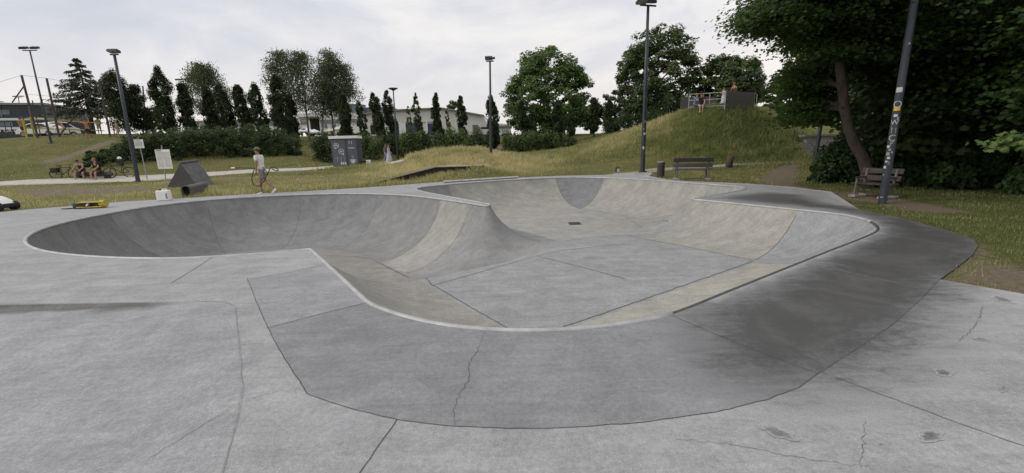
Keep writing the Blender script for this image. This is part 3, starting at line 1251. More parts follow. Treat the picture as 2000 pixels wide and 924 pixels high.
def grass(name, n, rmin, rmax, amax, hfun, wfun, accept, seed):
    rg = np.random.default_rng(seed)
    r_ = np.exp(rg.uniform(math.log(rmin), math.log(rmax), n))
    a = rg.uniform(-amax, amax, n)
    p = np.stack([r_ * np.sin(a), r_ * np.cos(a)], 1)
    k = ~inside(p, DECK)
    p, r_ = p[k], r_[k]
    k = accept(p, rg)
    p, r_ = p[k], r_[k]
    dd = seg_dist(p, DECK[::2])[0]
    z = HT(p)
    tl = tall_at(p)
    tuft = np.sin(p[:, 0] * 2.3 + 3 * np.sin(p[:, 1] * .8)) * np.sin(p[:, 1] * 2.9 + 3 * np.sin(p[:, 0] * .9)) + .6 * np.sin(p[:, 0] * 6.1 + p[:, 1] * 2.2) * np.sin(p[:, 1] * 5.3 - p[:, 0] * 1.7)
    h = hfun(tl, rg, len(p)) * np.clip(1 + .45 * tuft, .35, 1.9)
    h = h * np.where((p[:, 0] > 3) & (p[:, 1] < 14), .6, 1.0)
    h = h * (1 + np.where(p[:, 0] > 3, .1, 1.3) * np.exp(-(dd / .3) ** 2) * (rg.uniform(0, 1, len(p)) < .5))
    w = wfun(r_)
    yaw = rg.uniform(0, 2 * PI, len(p))
    lean = rg.normal(0, .35, (len(p), 2)) * h[:, None]
    base = np.concatenate([p, z[:, None]], 1)
    dx = np.stack([np.cos(yaw), np.sin(yaw), 0 * yaw], 1) * w[:, None] / 2
    tip = base + np.concatenate([lean, h[:, None]], 1)
    V = np.stack([base - dx - [0, 0, .02], base + dx - [0, 0, .02], tip], 1).reshape(-1, 3)
    # clumpy colour
    big = np.sin(p[:, 0] * .9 + np.sin(p[:, 1] * .7) * 2) * np.cos(p[:, 1] * 1.1 + np.sin(p[:, 0] * .6) * 2)
    tint = np.clip(dry_at(p) * .9 - .08 + .17 * big + .13 * tuft + rg.normal(0, .2, len(p)), 0, 1)
    o = fastmesh(name, V, 3, LAWN, tint)
    tag(o, kind='stuff')
    return o


def acc_lawn(p, rg):
    t = tall_at(p)
    d = dirt_at(p)
    pt = seg_dist(p, PATHL, False)[0]
    return (rg.uniform(0, 1, len(p)) > d * 1.05) & (pt > .85) & (rg.uniform(0, 1, len(p)) > t * .6)


def acc_tall(p, rg):
    t = tall_at(p)
    d = dirt_at(p)
    pt = seg_dist(p, PATHL, False)[0]
    return (rg.uniform(0, 1, len(p)) < t) & (rg.uniform(0, 1, len(p)) > d * .9) & (pt > .9)


PATHL = densify([G(-260, 375)[:2], G(0, 359)[:2], G(120, 355)[:2], G(240, 350)[:2], G(330, 346)[:2], G(430, 340)[:2], G(520, 334)[:2], G(600, 331)[:2], G(655, 327)[:2], GD(690, 35)[:2], G(737, 320.5)[:2], G(775, 317.5)[:2]], 1)
grass('lawn_grass', 330000, 5.5, 60, R(56), lambda t, rg, n: rg.uniform(.03, .10, n) + .10 * t, lambda r_: .008 + .0011 * r_, acc_lawn, 3)
grass('meadow_grass', 420000, 17, 48, R(41), lambda t, rg, n: rg.uniform(.10, .36, n) * (.5 + .5 * t), lambda r_: .008 + .0013 * r_, acc_tall, 4)

# ------------------------------------------------------------------ vegetation
LEAF = {
    'kite': np.array([(-.5, 0), (-.05, -.32), (.5, 0), (-.05, .32)]),
    'maple': np.array([(-.5, 0), (-.28, -.22), (-.2, -.5), (.06, -.3), (.22, -.42), (.5, 0), (.22, .42), (.06, .3), (-.2, .5), (-.28, .22)]),
    'strip': np.array([(-.5, -.12), (.5, -.1), (.5, .1), (-.5, .12)]),
}
L_DARK = leafmat('leaf_dark', (.028, .047, .019), (.072, .106, .038), (.165, .212, .078), .25)
L_COLUMN = leafmat('leaf_column', (.012, .021, .009), (.034, .052, .018), (.085, .11, .04), .2)
L_MID = leafmat('leaf_mid', (.039, .071, .022), (.106, .165, .047), (.235, .306, .094), .3)
L_BIRCH = leafmat('leaf_birch', (.04, .05, .03), (.10, .118, .07), (.2, .215, .14), .35)
L_SPRUCE = leafmat('leaf_spruce', (.025, .038, .025), (.059, .076, .050), (.119, .140, .090), .12)
L_MAPLE = leafmat('leaf_maple', (.016, .031, .014), (.048, .087, .026), (.110, .182, .048), .30)
L_HEDGE = leafmat('leaf_hedge', (.017, .031, .013), (.050, .076, .028), (.126, .168, .059), .2)
L_BUSH = leafmat('leaf_bush', (.034, .055, .019), (.096, .135, .043), (.231, .270, .092), .25)
BARK = barkmat('bark', (.035, .028, .022), (.10, .083, .066))
BARKL = barkmat('bark_warm', (.04, .031, .026), (.11, .084, .068))
BIRCHB = barkmat('bark_birch', (.06, .057, .052), (.42, .41, .39), 5)


def leaves(name, pts, nrm, size, mat, parent, rg, shape='kite', tint=None, along=None):
    n = len(pts)
    nrm = nrm / (np.linalg.norm(nrm, axis=1)[:, None] + 1e-9)
    r_ = along if along is not None else rg.normal(0, 1, (n, 3))
    t = r_ - nrm * (r_ * nrm).sum(1)[:, None]
    t /= np.linalg.norm(t, axis=1)[:, None] + 1e-9
    b_ = np.cross(nrm, t)
    T = LEAF[shape]
    sz = size * rg.uniform(.7, 1.3, n)
    V = pts[:, None, :] + sz[:, None, None] * (T[None, :, 0, None] * t[:, None, :] + T[None, :, 1, None] * b_[:, None, :])
    # fold the leaf a little along its midrib
    V = V - nrm[:, None, :] * (np.abs(T[None, :, 1, None]) * .35 * sz[:, None, None])
    if tint is None:
        tint = rg.uniform(0, 1, n)
    return fastmesh(name, V.reshape(-1, 3), len(T), mat, np.clip(tint, 0, 1), parent)


def clumps(centers, radii, per, rg, flat=.65, up=.5, ctr=None):
    """leaf positions and normals for clusters"""
    n = len(centers)
    P_, N_, K_ = [], [], []
    g_ = rg.normal(0, 1, (n, per, 3))
    g_ /= np.linalg.norm(g_, axis=2)[:, :, None]
    rr = rg.uniform(.25, 1, (n, per, 1)) ** .6
    off = g_ * rr * np.asarray(radii)[:, None, None]
    off[:, :, 2] *= flat
    P_ = (centers[:, None, :] + off).reshape(-1, 3)
    c0 = centers.mean(0) if ctr is None else np.asarray(ctr)
    out = (P_ - c0)
    out /= np.linalg.norm(out, axis=1)[:, None] + 1e-9
    N_ = out * .5 + off.reshape(-1, 3) / np.repeat(radii, per)[:, None] * .5 + rg.normal(0, .45, P_.shape)
    N_[:, 2] += up
    K_ = np.repeat(rg.uniform(-.22, .22, n), per)
    return P_, N_, K_


def limb(a, b, r0, r1, rg, mb, n=6, sag=.0, wob=.06, k=6):
    a, b = np.array(a, float), np.array(b, float)
    L = np.linalg.norm(b - a)
    pts = []
    ph = rg.uniform(0, 6.28, 2)
    for i in range(k + 1):
        t = i / k
        p = a + (b - a) * t
        p = p + np.array([math.sin(t * 4 + ph[0]) - math.sin(ph[0]), math.sin(t * 4 + ph[1]) - math.sin(ph[1]), 0]) * wob * L * .5 * t
        p[2] += sag * L * math.sin(PI * t)
        pts.append(p)
    mb.tube(pts, [r0 + (r1 - r0) * (i / k) for i in range(k + 1)], n)
    return pts


def broadleaf(name, label, base, cz, rx, rz, seed, mat, leaf=.26, ncl=170, per=95, trunk=.28, group=None, ry=None, clr=.17, cut=-.75, cat='tree', lean=0.0, hole=.0):
    """round crowned tree. cz: crown centre height above the base, rx/rz: crown radii"""
    rg = np.random.default_rng(seed)
    ry = ry or rx
    root = thing(name, label, cat, base, 0, group)
    c = rg.normal(0, 1, (ncl * 3, 3))
    c /= np.linalg.norm(c, axis=1)[:, None]
    c = c[c[:, 2] > cut][:ncl]
    f = rg.uniform(0, 1, len(c)) ** .4 * .62 + .3
    lump = 1 + .10 * np.sin(c[:, 0] * 5 + seed) * np.cos(c[:, 2] * 4 + seed * 2) + .07 * np.sin(c[:, 1] * 7 + c[:, 2] * 6 + seed)
    f = np.where(rg.uniform(0, 1, len(c)) < .6, rg.uniform(.74, .93, len(c)), f)
    cen = c * (f * lump)[:, None] * [rx, ry, rz] + [lean, 0, cz]
    rad = rg.uniform(.7, 1.35, len(c)) * clr * rx
    if hole:
        k = rg.uniform(0, 1, len(c)) > hole * (f < .7)
        cen, rad = cen[k], rad[k]
    p, nn_, kk = clumps(cen, rad, per, rg, .62, .55, (lean, 0, cz - .3 * rz))
    k = p[:, 2] > .3
    hgt = (p[:, 2] - cz) / rz
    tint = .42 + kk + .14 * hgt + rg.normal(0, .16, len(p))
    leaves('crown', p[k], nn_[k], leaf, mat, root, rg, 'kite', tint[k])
    mb = MB()
    top = cz + rz * .35
    tp_ = limb((0, 0, -.3), (lean * .8, 0, top), trunk, trunk * .25, rg, mb, 9, wob=.04, k=9)
    for q in cen[rg.choice(len(cen), min(26, len(cen)), False)]:
        s0 = tp_[int(np.clip(2 + (q[2] / max(top, .1)) * 5, 2, 8))]
        limb(s0, q, trunk * .32, .02, rg, mb, 5, .08)
    mb.build('trunk', BARK, root, True)
    return root


def column(label, base, h, wd, seed, mat=L_DARK, dens=1.0, group=None, name='columnar_tree', leaf=.155, bare=.08):
    rg = np.random.default_rng(seed)
    root = thing(name, label, 'tree', base, 0, group)
    ncl = int(120 * dens * max(1, h / 6))
    t = rg.uniform(bare, 1, ncl) ** .9
    prof = np.where(t < .25, .7 + t * 1.2, np.clip(1.08 - (np.clip(t - .3, 0, 1) / .74) ** 4.5, .18, 1))
    prof = prof * (1 + .16 * np.sin(t * 17 + seed))
    a = rg.uniform(0, 2 * PI, ncl)
    rr = rg.uniform(.15, .9, ncl) ** .5 * wd / 2 * prof
    t = t * (1 + .05 * np.cos(a) * 1)
    cen = np.stack([rr * np.cos(a) + .08 * wd * np.sin(t * 6 + seed) - .07 * h * (t - .3), rr * np.sin(a), t * h * .97], 1)
    rad = rg.uniform(.13, .22, ncl) * wd * (.75 + .4 * prof)
    rad = np.clip(rad, .10, None)
    per = int(52 * min(1.3, .6 + dens * .5))
    p, nn_, kk = clumps(cen, rad, per, rg, 1.25, .35)
    # upright shoots at the outline
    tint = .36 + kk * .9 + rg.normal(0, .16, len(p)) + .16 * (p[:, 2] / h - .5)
    along = rg.normal(0, .5, p.shape) + [0, 0, 1]
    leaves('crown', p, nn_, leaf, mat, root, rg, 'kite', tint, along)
    mb = MB()
    limb((0, 0, -.3), (0.04, 0, h * .93), .09, .015, rg, mb, 7, wob=.02)
    mb.build('trunk', BARK, root, True)
    return root


PW = 44.0
COLS = [  # centre px, top py, width px, density, label
    (249, 143, 66, 45, 1.9, 'tallest dense columnar tree right of the spruce, behind the lone black lamp post'),
    (281, 167, 50, 46, 1.3, 'broad columnar tree leaning against its taller neighbour beyond the white notice sign'),
    (335, 134, 46, 44, 1.5, 'very tall narrow columnar tree standing alone above the information board'),
    (376, 160, 36, 45, 1.3, 'slim columnar tree under the double floodlight in front of the pale birch'),
    (421, 170, 36, 46, 1.2, 'columnar tree directly in front of the pale birch foliage'),
    (450, 168, 40, 45, 1.4, 'dense columnar tree at the right edge of the pale birch'),
    (485, 167, 36, 45, 1.4, 'leaning columnar tree, left of a look-alike pair above the walking man'),
    (516, 165, 36, 45, 1.4, 'leaning columnar tree, right of a look-alike pair above the walking man'),
    (559, 148, 46, 45, 1.6, 'stout tall columnar tree at the left foot of the birch group'),
    (578, 185, 26, 48, 1.3, 'shorter columnar tree tucked behind the stout one by the birch group'),
    (682, 182, 28, 45, 1.5, 'dark columnar tree behind the grey kiosk'),
    (713, 195, 24, 46, .8, 'thin ragged columnar tree just right of the grey kiosk'),
    (745, 180, 30, 45, 1.2, 'columnar tree behind the two walking women'),
    (769, 178, 30, 46, 1.1, 'columnar tree directly behind the saucer topped lamp'),
    (823, 182, 22, 45, .7, 'sparse columnar tree with gaps showing the white hall between its blue doors'),
    (860, 183, 26, 45, 1.3, 'solid columnar tree in front of the highest point of the hall roof'),
    (907, 188, 26, 45, 1.2, 'columnar tree in front of the right end of the white hall'),
    (966, 188, 30, 44, 1.6, 'dense columnar tree right behind the slender floodlight'),
    (1024, 197, 24, 46, 1.2, 'columnar tree under the left side of the big round tree'),
    (1043, 207, 18, 46, .9, 'small light columnar tree under the middle of the big round tree'),
    (1092, 195, 30, 45, 1.1, 'wide columnar tree under the right half of the big round tree'),
    (1116, 212, 20, 46, .9, 'small columnar tree under the right edge of the big round tree'),
    (1160, 190, 24, 46, 1.3, 'columnar tree standing free between the round tree and the hill'),
    (1190, 196, 20, 48, 1.3, 'dark columnar tree at the left foot of the tall tree on the hill'),
]
for i, (px, py, wpx, dep, dens, lb) in enumerate(COLS):
    b0 = GD(px, dep)
    topz = D(px, py, dep)[2]
    L = L_COLUMN if dens > 1.0 else L_DARK
    column(lb, b0, topz - b0[2], wpx * mpp(px, py, dep) * .72, 100 + i, L, dens * .95, 'columnar trees in the row beyond the lawn')
for i, (px, py, wpx, lb) in enumerate([(806, 208, 9, 'spindly sapling in front of the first blue hall door'), (880, 212, 10, 'bare spindly sapling beside the solid columnar tree')]):
    b0 = GD(px, 44)
    column(lb, b0, D(px, py, 44)[2] - b0[2], wpx * mpp(px, py, 44), 160 + i, L_MID, .35, None, 'sapling', .14)


def px_tree(fn, name, label, x0, x1, yt, yb, dep, seed, mat, **kw):
    px = (x0 + x1) / 2
    b0 = GD(px, dep)
    m_ = mpp(px, yt, dep)
    zt, zb = D(px, yt, dep)[2], D(px, yb, dep)[2]
    rx = (x1 - x0) / 2 * m_
    return fn(name, label, b0, (zt + zb) / 2 - b0[2], rx, (zt - zb) / 2, seed, mat, **kw)


px_tree(broadleaf, 'round_tree', 'big round crowned broadleaf tree standing alone beyond the hedge', 982, 1158, 88, 284, 55, 21, L_MID, leaf=.30, ncl=420, per=85, hole=0, clr=.13, cut=-1)
px_tree(broadleaf, 'broadleaf_tree', 'tall dark broadleaf tree behind the left slope of the hill', 1192, 1362, 44, 262, 52, 22, L_DARK, leaf=.30, ncl=340, per=90, hole=.12, clr=.145, cut=-.95)
px_tree(broadleaf, 'broadleaf_tree', 'smaller dark tree behind the wooden lookout on the hill', 1352, 1482, 98, 235, 50, 23, L_DARK, leaf=.32, ncl=150, per=100, clr=.19)
px_tree(broadleaf, 'broadleaf_tree', 'distant low tree filling the gap between round tree and tall tree', 1176, 1225, 172, 262, 62, 24, L_DARK, leaf=.34, ncl=60, per=80, clr=.26)
px_tree(broadleaf, 'broadleaf_tree', 'low dark tree right of the round tree behind a columnar tree', 1128, 1182, 190, 262, 64, 25, L_DARK, leaf=.34, ncl=60, per=80, clr=.26)
px_tree(broadleaf, 'broadleaf_tree', 'tree showing above the hall roof ridge', 872, 902, 197, 240, 100, 26, L_DARK, leaf=.45, ncl=40, per=60, clr=.28)
px_tree(broadleaf, 'broadleaf_tree', 'small tree peeping over the left end of the glass building', -60, 16, 180, 240, 85, 27, L_DARK, leaf=.45, ncl=60, per=60, clr=.25)
px_tree(broadleaf, 'broadleaf_tree', 'low tree between the two tallest columnar trees on the left', 286, 318, 205, 262, 60, 28, L_DARK, leaf=.34, ncl=60, per=70, clr=.26)
px_tree(broadleaf, 'broadleaf_tree', 'tree in the gap right of the lookout under the overhanging maple', 1486, 1560, 150, 235, 46, 29, L_DARK, leaf=.3, ncl=90, per=70, clr=.22, hole=.3)


def birch(label, base, h, wd, seed, stems, ncl=110, per=85, leaf=.17, mat=L_BIRCH):
    rg = np.random.default_rng(seed)
    root = thing('birch_tree', label, 'tree', base, 0, 'birch trees')
    mb = MB()
    P_, N_, K_, A_ = [], [], [], []
    for k in range(stems):
        x0 = (k - (stems - 1) / 2) * wd * .16
        x1 = (k - (stems - 1) / 2) * wd * .3 + rg.normal(0, .1)
        sp = limb((x0, rg.normal(0, .3), -.3), (x1, rg.normal(0, .4), h * .93), .13, .02, rg, mb, 8, wob=.05, k=12)
        m_ = ncl // stems
        for i in range(m_):
            t = rg.uniform(.34, 1.0) ** .85
            j = sp[int(t * 11.9)]
            a = rg.uniform(0, 2 * PI)
            rad = wd * (.30 if stems > 1 else .46) * math.sin(min(1, (1.08 - t) * 1.5) * PI / 2) * rg.uniform(.2, 1)
            q = np.array([j[0] + math.cos(a) * rad, j[1] + math.sin(a) * rad, j[2] + rad * .35])
            if i % 2 == 0:
                limb(j, q, .03, .008, rg, mb, 4, .1, k=4)
            # hanging strands
            ns = per
            st = rg.normal(0, .36, (ns, 3)) * [1, 1, .45]
            drop = rg.uniform(0, 1, ns) ** 1.5 * rg.uniform(.5, 1.6)
            pp = q + st
            pp[:, 2] -= drop
            P_.append(pp)
            N_.append(rg.normal(0, 1, (ns, 3)) + [0, -.2, .3])
            K_.append(np.full(ns, .45 + rg.normal(0, .13)) + rg.normal(0, .15, ns))
            A_.append(rg.normal(0, .4, (ns, 3)) + [0, 0, -1])
    leaves('crown', np.concatenate(P_), np.concatenate(N_), leaf, mat, root, rg, 'kite', np.concatenate(K_), np.concatenate(A_))
    mb.build('trunk', BIRCHB, root, True)
    return root


for px, top, wpx, dep, stems, lb, sd_, n_c, mt_ in [(412, 104, 108, 52, 1, 'pale thin birch behind the left columnar trees', 41, 190, L_BIRCH), (604, 74, 165, 50, 3, 'left birch of the group, pale trunks in front of the white terrace', 42, 330, L_BIRCH),
                                               (664, 104, 120, 51, 2, 'right birch of the group, leaning over the cafe parasols', 43, 215, L_BIRCH)]:
    b0 = GD(px, dep)
    m_ = mpp(px, top, dep)
    birch(lb, b0, D(px, top, dep)[2] - b0[2], wpx * m_, sd_, stems, n_c, 75, .16, mt_)

# spruce
rg = np.random.default_rng(50)
b0 = GD(183, 48)
hh = D(160, 112, 48)[2] - b0[2]
sp_ = thing('spruce_tree', 'tall dark spruce with drooping tiers above the volleyball court', 'tree', b0)
mb = MB()
limb((0, 0, -.3), (0, 0, hh), .22, .02, rg, mb, 8, wob=.01)
P_, N_, A_, K_ = [], [], [], []
for k in range(12):
    t = .34 + .64 * k / 11
    z = hh * t
    Rw = 4.3 * (1 - (t - .26) / .76) ** .8 * (.9 + .2 * math.sin(k * 2.3))
    nb_ = 9 if t < .7 else 6
    for j in range(nb_):
        a = 2 * PI * (j + rg.uniform(-.3, .3)) / nb_ + k * .7
        r_ = Rw * rg.uniform(.7, 1.12)
        tip = np.array([math.cos(a) * r_, math.sin(a) * r_, z - r_ * .22 + rg.normal(0, .1)])
        pts = limb((0, 0, z), tip, .05, .012, rg, mb, 4, -.06, .01, 4)
        ns = int(16 + 22 * r_)
        u = rg.uniform(.15, 1, ns) ** .8
        q = np.array([0, 0, z]) + (tip - [0, 0, z]) * u[:, None]
        q[:, 2] -= .06 * r_ * np.sin(PI * u)
        side = np.array([-math.sin(a), math.cos(a), 0])
        q = q + side * (rg.normal(0, .16, ns) * (1.25 - .6 * u))[:, None] * r_ * .42
        q[:, 2] -= rg.uniform(0, .22, ns)
        P_.append(q)
        N_.append(rg.normal(0, .7, (ns, 3)) + [math.cos(a) * .4, math.sin(a) * .4, .5])
        A_.append(rg.normal(0, .3, (ns, 3)) + tip / (np.linalg.norm(tip[:2]) + .1) * [1, 1, 0] + [0, 0, -.7])
        K_.append(rg.uniform(.1, .8, ns))
leaves('crown', np.concatenate(P_), np.concatenate(N_), .30, L_SPRUCE, sp_, rg, 'strip', np.concatenate(K_), np.concatenate(A_))
mb.build('trunk', BARK, sp_, True)

# hedges and shrubs


def shrub(name, label, pts_px, dep, top_px, seed, mat, leaf=.15, n=9000, thick=1.6, cat='shrub', group=None, spiky=.0, stems=True):
    """bank of foliage along a photo line of feet, heights from the photo's top line"""
    rg = np.random.default_rng(seed)
    xs = np.array([p[0] for p in pts_px], float)
    deps = np.interp(xs, xs, dep if hasattr(dep, '__len__') else [dep] * len(xs))
    base = GD(float(np.mean(xs)), float(np.mean(deps)))
    root = thing(name, label, cat, base, 0, group)
    ncl = n // 55
    u = rg.uniform(xs[0], xs[-1], ncl)
    d_ = np.interp(u, xs, deps) + rg.uniform(0, thick, ncl)
    cen, rad = [], []
    for a, dd in zip(u, d_):
        f = GD(a, dd)
        zt = D(a, np.interp(a, xs, top_px), dd)[2]
        hgt = max(.3, zt - f[2]) * (1 + .10 * math.sin(a * .21 + seed) + .07 * math.sin(a * .6))
        t = rg.uniform(0, 1) ** .75
        cen.append((f[0], f[1] + rg.normal(0, .1), f[2] + max(.12, t * hgt - .12)))
        rad.append(rg.uniform(.22, .46) * min(1.2, hgt * .5 + .3))
    cen, rad = np.array(cen) - np.array(base), np.array(rad)
    p, nn_, kk = clumps(cen, rad, 55, rg, .9 + spiky, .45)
    zrel = (p[:, 2] - p[:, 2].min()) / np.ptp(p[:, 2])
    along = None
    if spiky:
        along = rg.normal(0, .4, p.shape) + [0, 0, 1]
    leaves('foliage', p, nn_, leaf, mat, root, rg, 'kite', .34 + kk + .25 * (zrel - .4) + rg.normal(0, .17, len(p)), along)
    return root


shrub('hedge', 'long dark overgrown hedge along the bank behind the notice boards', [(170, 0), (215, 0), (260, 0), (330, 0), (420, 0), (500, 0), (560, 0), (586, 0)], [31.5, 32.5, 33.5, 34.5, 35.5, 36, 36.5, 37], [318, 292, 268, 256, 250, 250, 253, 268], 61, L_HEDGE, .17, 34000, 4.0, 'hedge')
shrub('shrub', 'dark shrub pressed against the left side of the grey kiosk', [(616, 0), (632, 0), (650, 0)], 35.5, [266, 262, 264], 62, L_HEDGE, .16, 4500, 1.6, group='shrubs along the path')
for i, (x0, x1, t0, t1, dp_, mt_, lb) in enumerate([(700, 745, 268, 270, 40, L_BUSH, 'upright leafy shrub right of the kiosk behind the women'), (742, 792, 266, 272, 43, L_HEDGE, 'dark shrub at the foot of the saucer lamp'),
                                               (785, 830, 263, 258, 41, L_BUSH, 'bright spiky shrub left of the grassy mound'), (822, 862, 262, 266, 41, L_HEDGE, 'darker spiky shrub behind the middle of the mound'),
                                               (855, 905, 262, 258, 41, L_BUSH, 'tall pale green shrub behind the mound crest'), (898, 940, 258, 262, 41, L_BUSH, 'shrub below the right end of the hall'),
                                               (932, 958, 258, 266, 40, L_HEDGE, 'last dark shrub of the row next to the slender floodlight'), (984, 1040, 262, 264, 43, L_BUSH, 'shrub right of the dirt track under the round tree'),
                                               (1036, 1125, 262, 270, 43, L_BUSH, 'low hedge like shrub under the round tree'), (1180, 1262, 235, 226, 47, L_HEDGE, 'dark undergrowth below the tall tree behind the hill'),
                                               (1255, 1350, 226, 196, 46, L_HEDGE, 'dark undergrowth on the ridge left of the lookout')]):
    shrub('shrub', lb, [(x0, 0), ((x0 + x1) / 2, 0), (x1, 0)], dp_, [t0, min(t0, t1) - 3, t1], 70 + i, mt_, .16, int((x1 - x0) * 95), 1.7, group='shrubs along the path', spiky=.5)
shrub('hedge', 'clipped low hedge in front of the white hall', [(585, 0), (700, 0), (850, 0), (960, 0), (1010, 0)], 62, [258, 258, 260, 262, 262], 90, L_HEDGE, .22, 9000, 1.5, 'hedge', stems=False)
shrub('shrub', 'small weedy plant by the kiosk corner', [(708, 0), (722, 0)], 33.5, [312, 314], 91, L_BUSH, .1, 900, .5)
shrub('shrub', 'dense dark green bush at the foot of the curved trunk', [(1592, 0), (1612, 0), (1645, 0), (1690, 0)], [15.0, 14.6, 14.2, 13.9], [318, 278, 276, 290], 92, L_MAPLE, .13, 9000, 1.6)

# ------------------------------------------------------------------ the maple and the dark wood on the right


def spray_tree(name, label, base, targets, seed, mat, leaf, per, trunk_pts, trunk_r, bark, spread=1.0, lim=True, group=None, droop=.22):
    """tree whose branches carry flat, layered sprays of leaves. targets: world points"""
    rg = np.random.default_rng(seed)
    base = np.array(base, float)
    root = thing(name, label, 'tree', base, 0, group)
    mb = MB()
    tp_ = [np.array(q) - base for q in trunk_pts]
    mb.tube(tp_, trunk_r, 12)
    P_, N_, K_, A_ = [], [], [], []
    for q in targets:
        q = np.array(q) - base
        j = min(range(len(tp_) // 3, len(tp_)), key=lambda i: np.linalg.norm(tp_[i] - q) + .6 * max(0, tp_[i][2] - q[2]))
        if lim:
            limb(tp_[j], q, min(.07, trunk_r[j] * .5), .012, rg, mb, 5, .06, .05)
        out = q - tp_[j]
        out[2] = 0
        out /= np.linalg.norm(out) + 1e-6
        side = np.array([-out[1], out[0], 0])
        ns = int(per * rg.uniform(.7, 1.3))
        a = rg.normal(0, .62, ns) * spread
        b_ = rg.normal(0, .5, ns) * spread
        pp = q + a[:, None] * out + b_[:, None] * side
        pp[:, 2] += rg.normal(0, .10, ns) * spread - droop * np.abs(a) - droop * .7 * np.abs(b_)
        P_.append(pp)
        N_.append(rg.normal(0, .38, (ns, 3)) + out * .35 + [0, 0, .85])
        K_.append(np.full(ns, .42 + rg.normal(0, .16)) + rg.normal(0, .14, ns))
        A_.append(out + rg.normal(0, .5, (ns, 3)) + [0, 0, -.35])
    leaves('crown', np.concatenate(P_), np.concatenate(N_), leaf, mat, root, rg, 'maple', np.concatenate(K_), np.concatenate(A_))
    mb.build('trunk', bark, root, True)
    return root


rg = np.random.default_rng(77)
# trunk follows the photo: foot near (1692,362), bend at (1660,270), up to (1640,150) and on
TD = 13.2
TRK = [GD(1694, TD), D(1693, 335, TD), D(1684, 305, TD), D(1668, 280, TD), D(1657, 250, TD), D(1650, 215, TD), D(1645, 170, TD), D(1640, 120, TD), D(1634, 60, TD), D(1628, -10, TD), D(1622, -90, TD), D(1618, -180, TD)]
TRK[0][2] -= .2
TR = [.21, .165, .15, .142, .136, .132, .128, .122, .115, .10, .08, .05]


def scat(n, poly, d0, d1, rg_):
    """crown points inside a photo outline between two depths"""
    out = []
    xs, ys = [p[0] for p in poly], [p[1] for p in poly]
    while len(out) < n:
        a = np.array([rg_.uniform(min(xs), max(xs)), rg_.uniform(min(ys), max(ys))])
        if inside(a[None], np.array(poly, float))[0]:
            out.append(D(a[0], a[1], rg_.uniform(d0, d1)))
    return out


OUT = [(1525, -60), (1508, 12), (1515, 40), (1545, 62), (1560, 100), (1565, 140), (1560, 170), (1565, 190), (1560, 205), (1575, 200), (1592, 150), (1606, 112), (1640, 100), (1720, 110), (1760, 90), (1760, -60)]
T1 = [q for q in scat(125, OUT, 12.0, 16.0, rg) if not (q[1] < 14.4 and q[2] < 4.0 and 8.6 < q[0] / q[1] * 13.2 < 12.2)] + scat(60, [(1540, -380), (1760, -380), (1780, -40), (1535, -40)], 10, 16, rg)
T1 += scat(14, [(1562, 200), (1604, 190), (1604, 228), (1568, 230)], 14.4, 16.5, rg)
T1 += scat(16, [(1488, 4), (1510, 0), (1530, 60), (1512, 48)], 11.5, 13, rg) + scat(18, [(1562, 120), (1565, 205), (1572, 226), (1596, 222), (1595, 120)], 14.4, 16.5, rg)
spray_tree('maple_tree', 'large dark maple with a bare curved trunk overhanging the right edge of the bowl', GD(1694, TD), T1, 5, L_MAPLE, .10, 520, TRK, TR, BARKL, .8)
# next trees of the wood
WOOD = [
    ('maple tree whose lit lower sprays hang right of the tall black lamp post', 1915, 14.0, [(1760, 60), (1800, 30), (1900, 10), (2040, 0), (2080, 180), (1990, 215), (1880, 215), (1800, 220), (1755, 210)], 11.6, 15.0, 80, L_MAPLE, 14.5),
    ('shaded tree deep in the wood behind the bench', 1810, 17.0, [(1680, 60), (1990, 40), (2000, 260), (1850, 280), (1700, 270)], 13.5, 18.0, 110, L_DARK, 17),
    ('outermost tree of the wood at the right edge', 2130, 11.0, [(1990, -100), (2300, -100), (2300, 220), (2060, 210), (2010, 100)], 8.6, 13, 90, L_MAPLE, 11),
]
for i, (lb, px, dep, poly, d0, d1, n_, mt_, hd) in enumerate(WOOD):
    b0 = GD(px, dep)
    tr = [b0 + np.array([.05 * math.sin(k * 1.3), .05 * math.cos(k), -0.2 + k * .95]) for k in range(10)]
    tg = scat(n_, poly, d0, d1, rg) + scat(70, [(poly[0][0] - 60, -420), (2200, -420), (2250, -20), (poly[0][0] - 60, -20)], d0, d1 + 2, rg)
    spray_tree('maple_tree', lb, b0, tg, 300 + i, mt_, .115 if dep < 16 else .22, 330 if dep < 16 else 200, tr, [.16 - .012 * k for k in range(10)], BARK, .95, True, 'trees of the wood')
# a closer twig reaching in from the right
b0 = GD(2180, 7.0)
tg = scat(5, [(1968, 262), (2020, 255), (2060, 290), (1990, 285)], 6.4, 6.9, rg)
spray_tree('maple_sapling', 'young maple whose single bright twig reaches in at the right edge', b0, tg, 320, L_MID, .09, 90, [b0 + np.array([-.02 * k, 0, -.1 + .35 * k]) for k in range(6)], [.03, .028, .025, .02, .015, .01], BARK, .32)
for i, (x0, x1, tops, dd, n_, lb) in enumerate([(1690, 1850, (330, 322, 326), 13.2, 9000, 'dark bramble thicket behind the right bench'), (1820, 2010, (318, 300, 290), 12.2, 12000, 'dark undergrowth along the edge of the wood'),
                                               (1980, 2240, (300, 270, 230), 10.5, 12000, 'dark undergrowth at the right edge of the view'), (1700, 1990, (250, 230, 225), 18, 12000, 'tall black thicket deep in the wood'),
                                               (1900, 2300, (200, 180, 170), 17, 14000, 'tall dense thicket closing the wood on the right')]):
    shrub('thicket', lb, [(x0, 0), ((x0 + x1) / 2, 0), (x1, 0)], dd, tops, 330 + i, L_HEDGE if i > 2 else L_MAPLE, .15 if i < 3 else .24, n_, 2.2, 'thicket', 'undergrowth of the wood', .15)
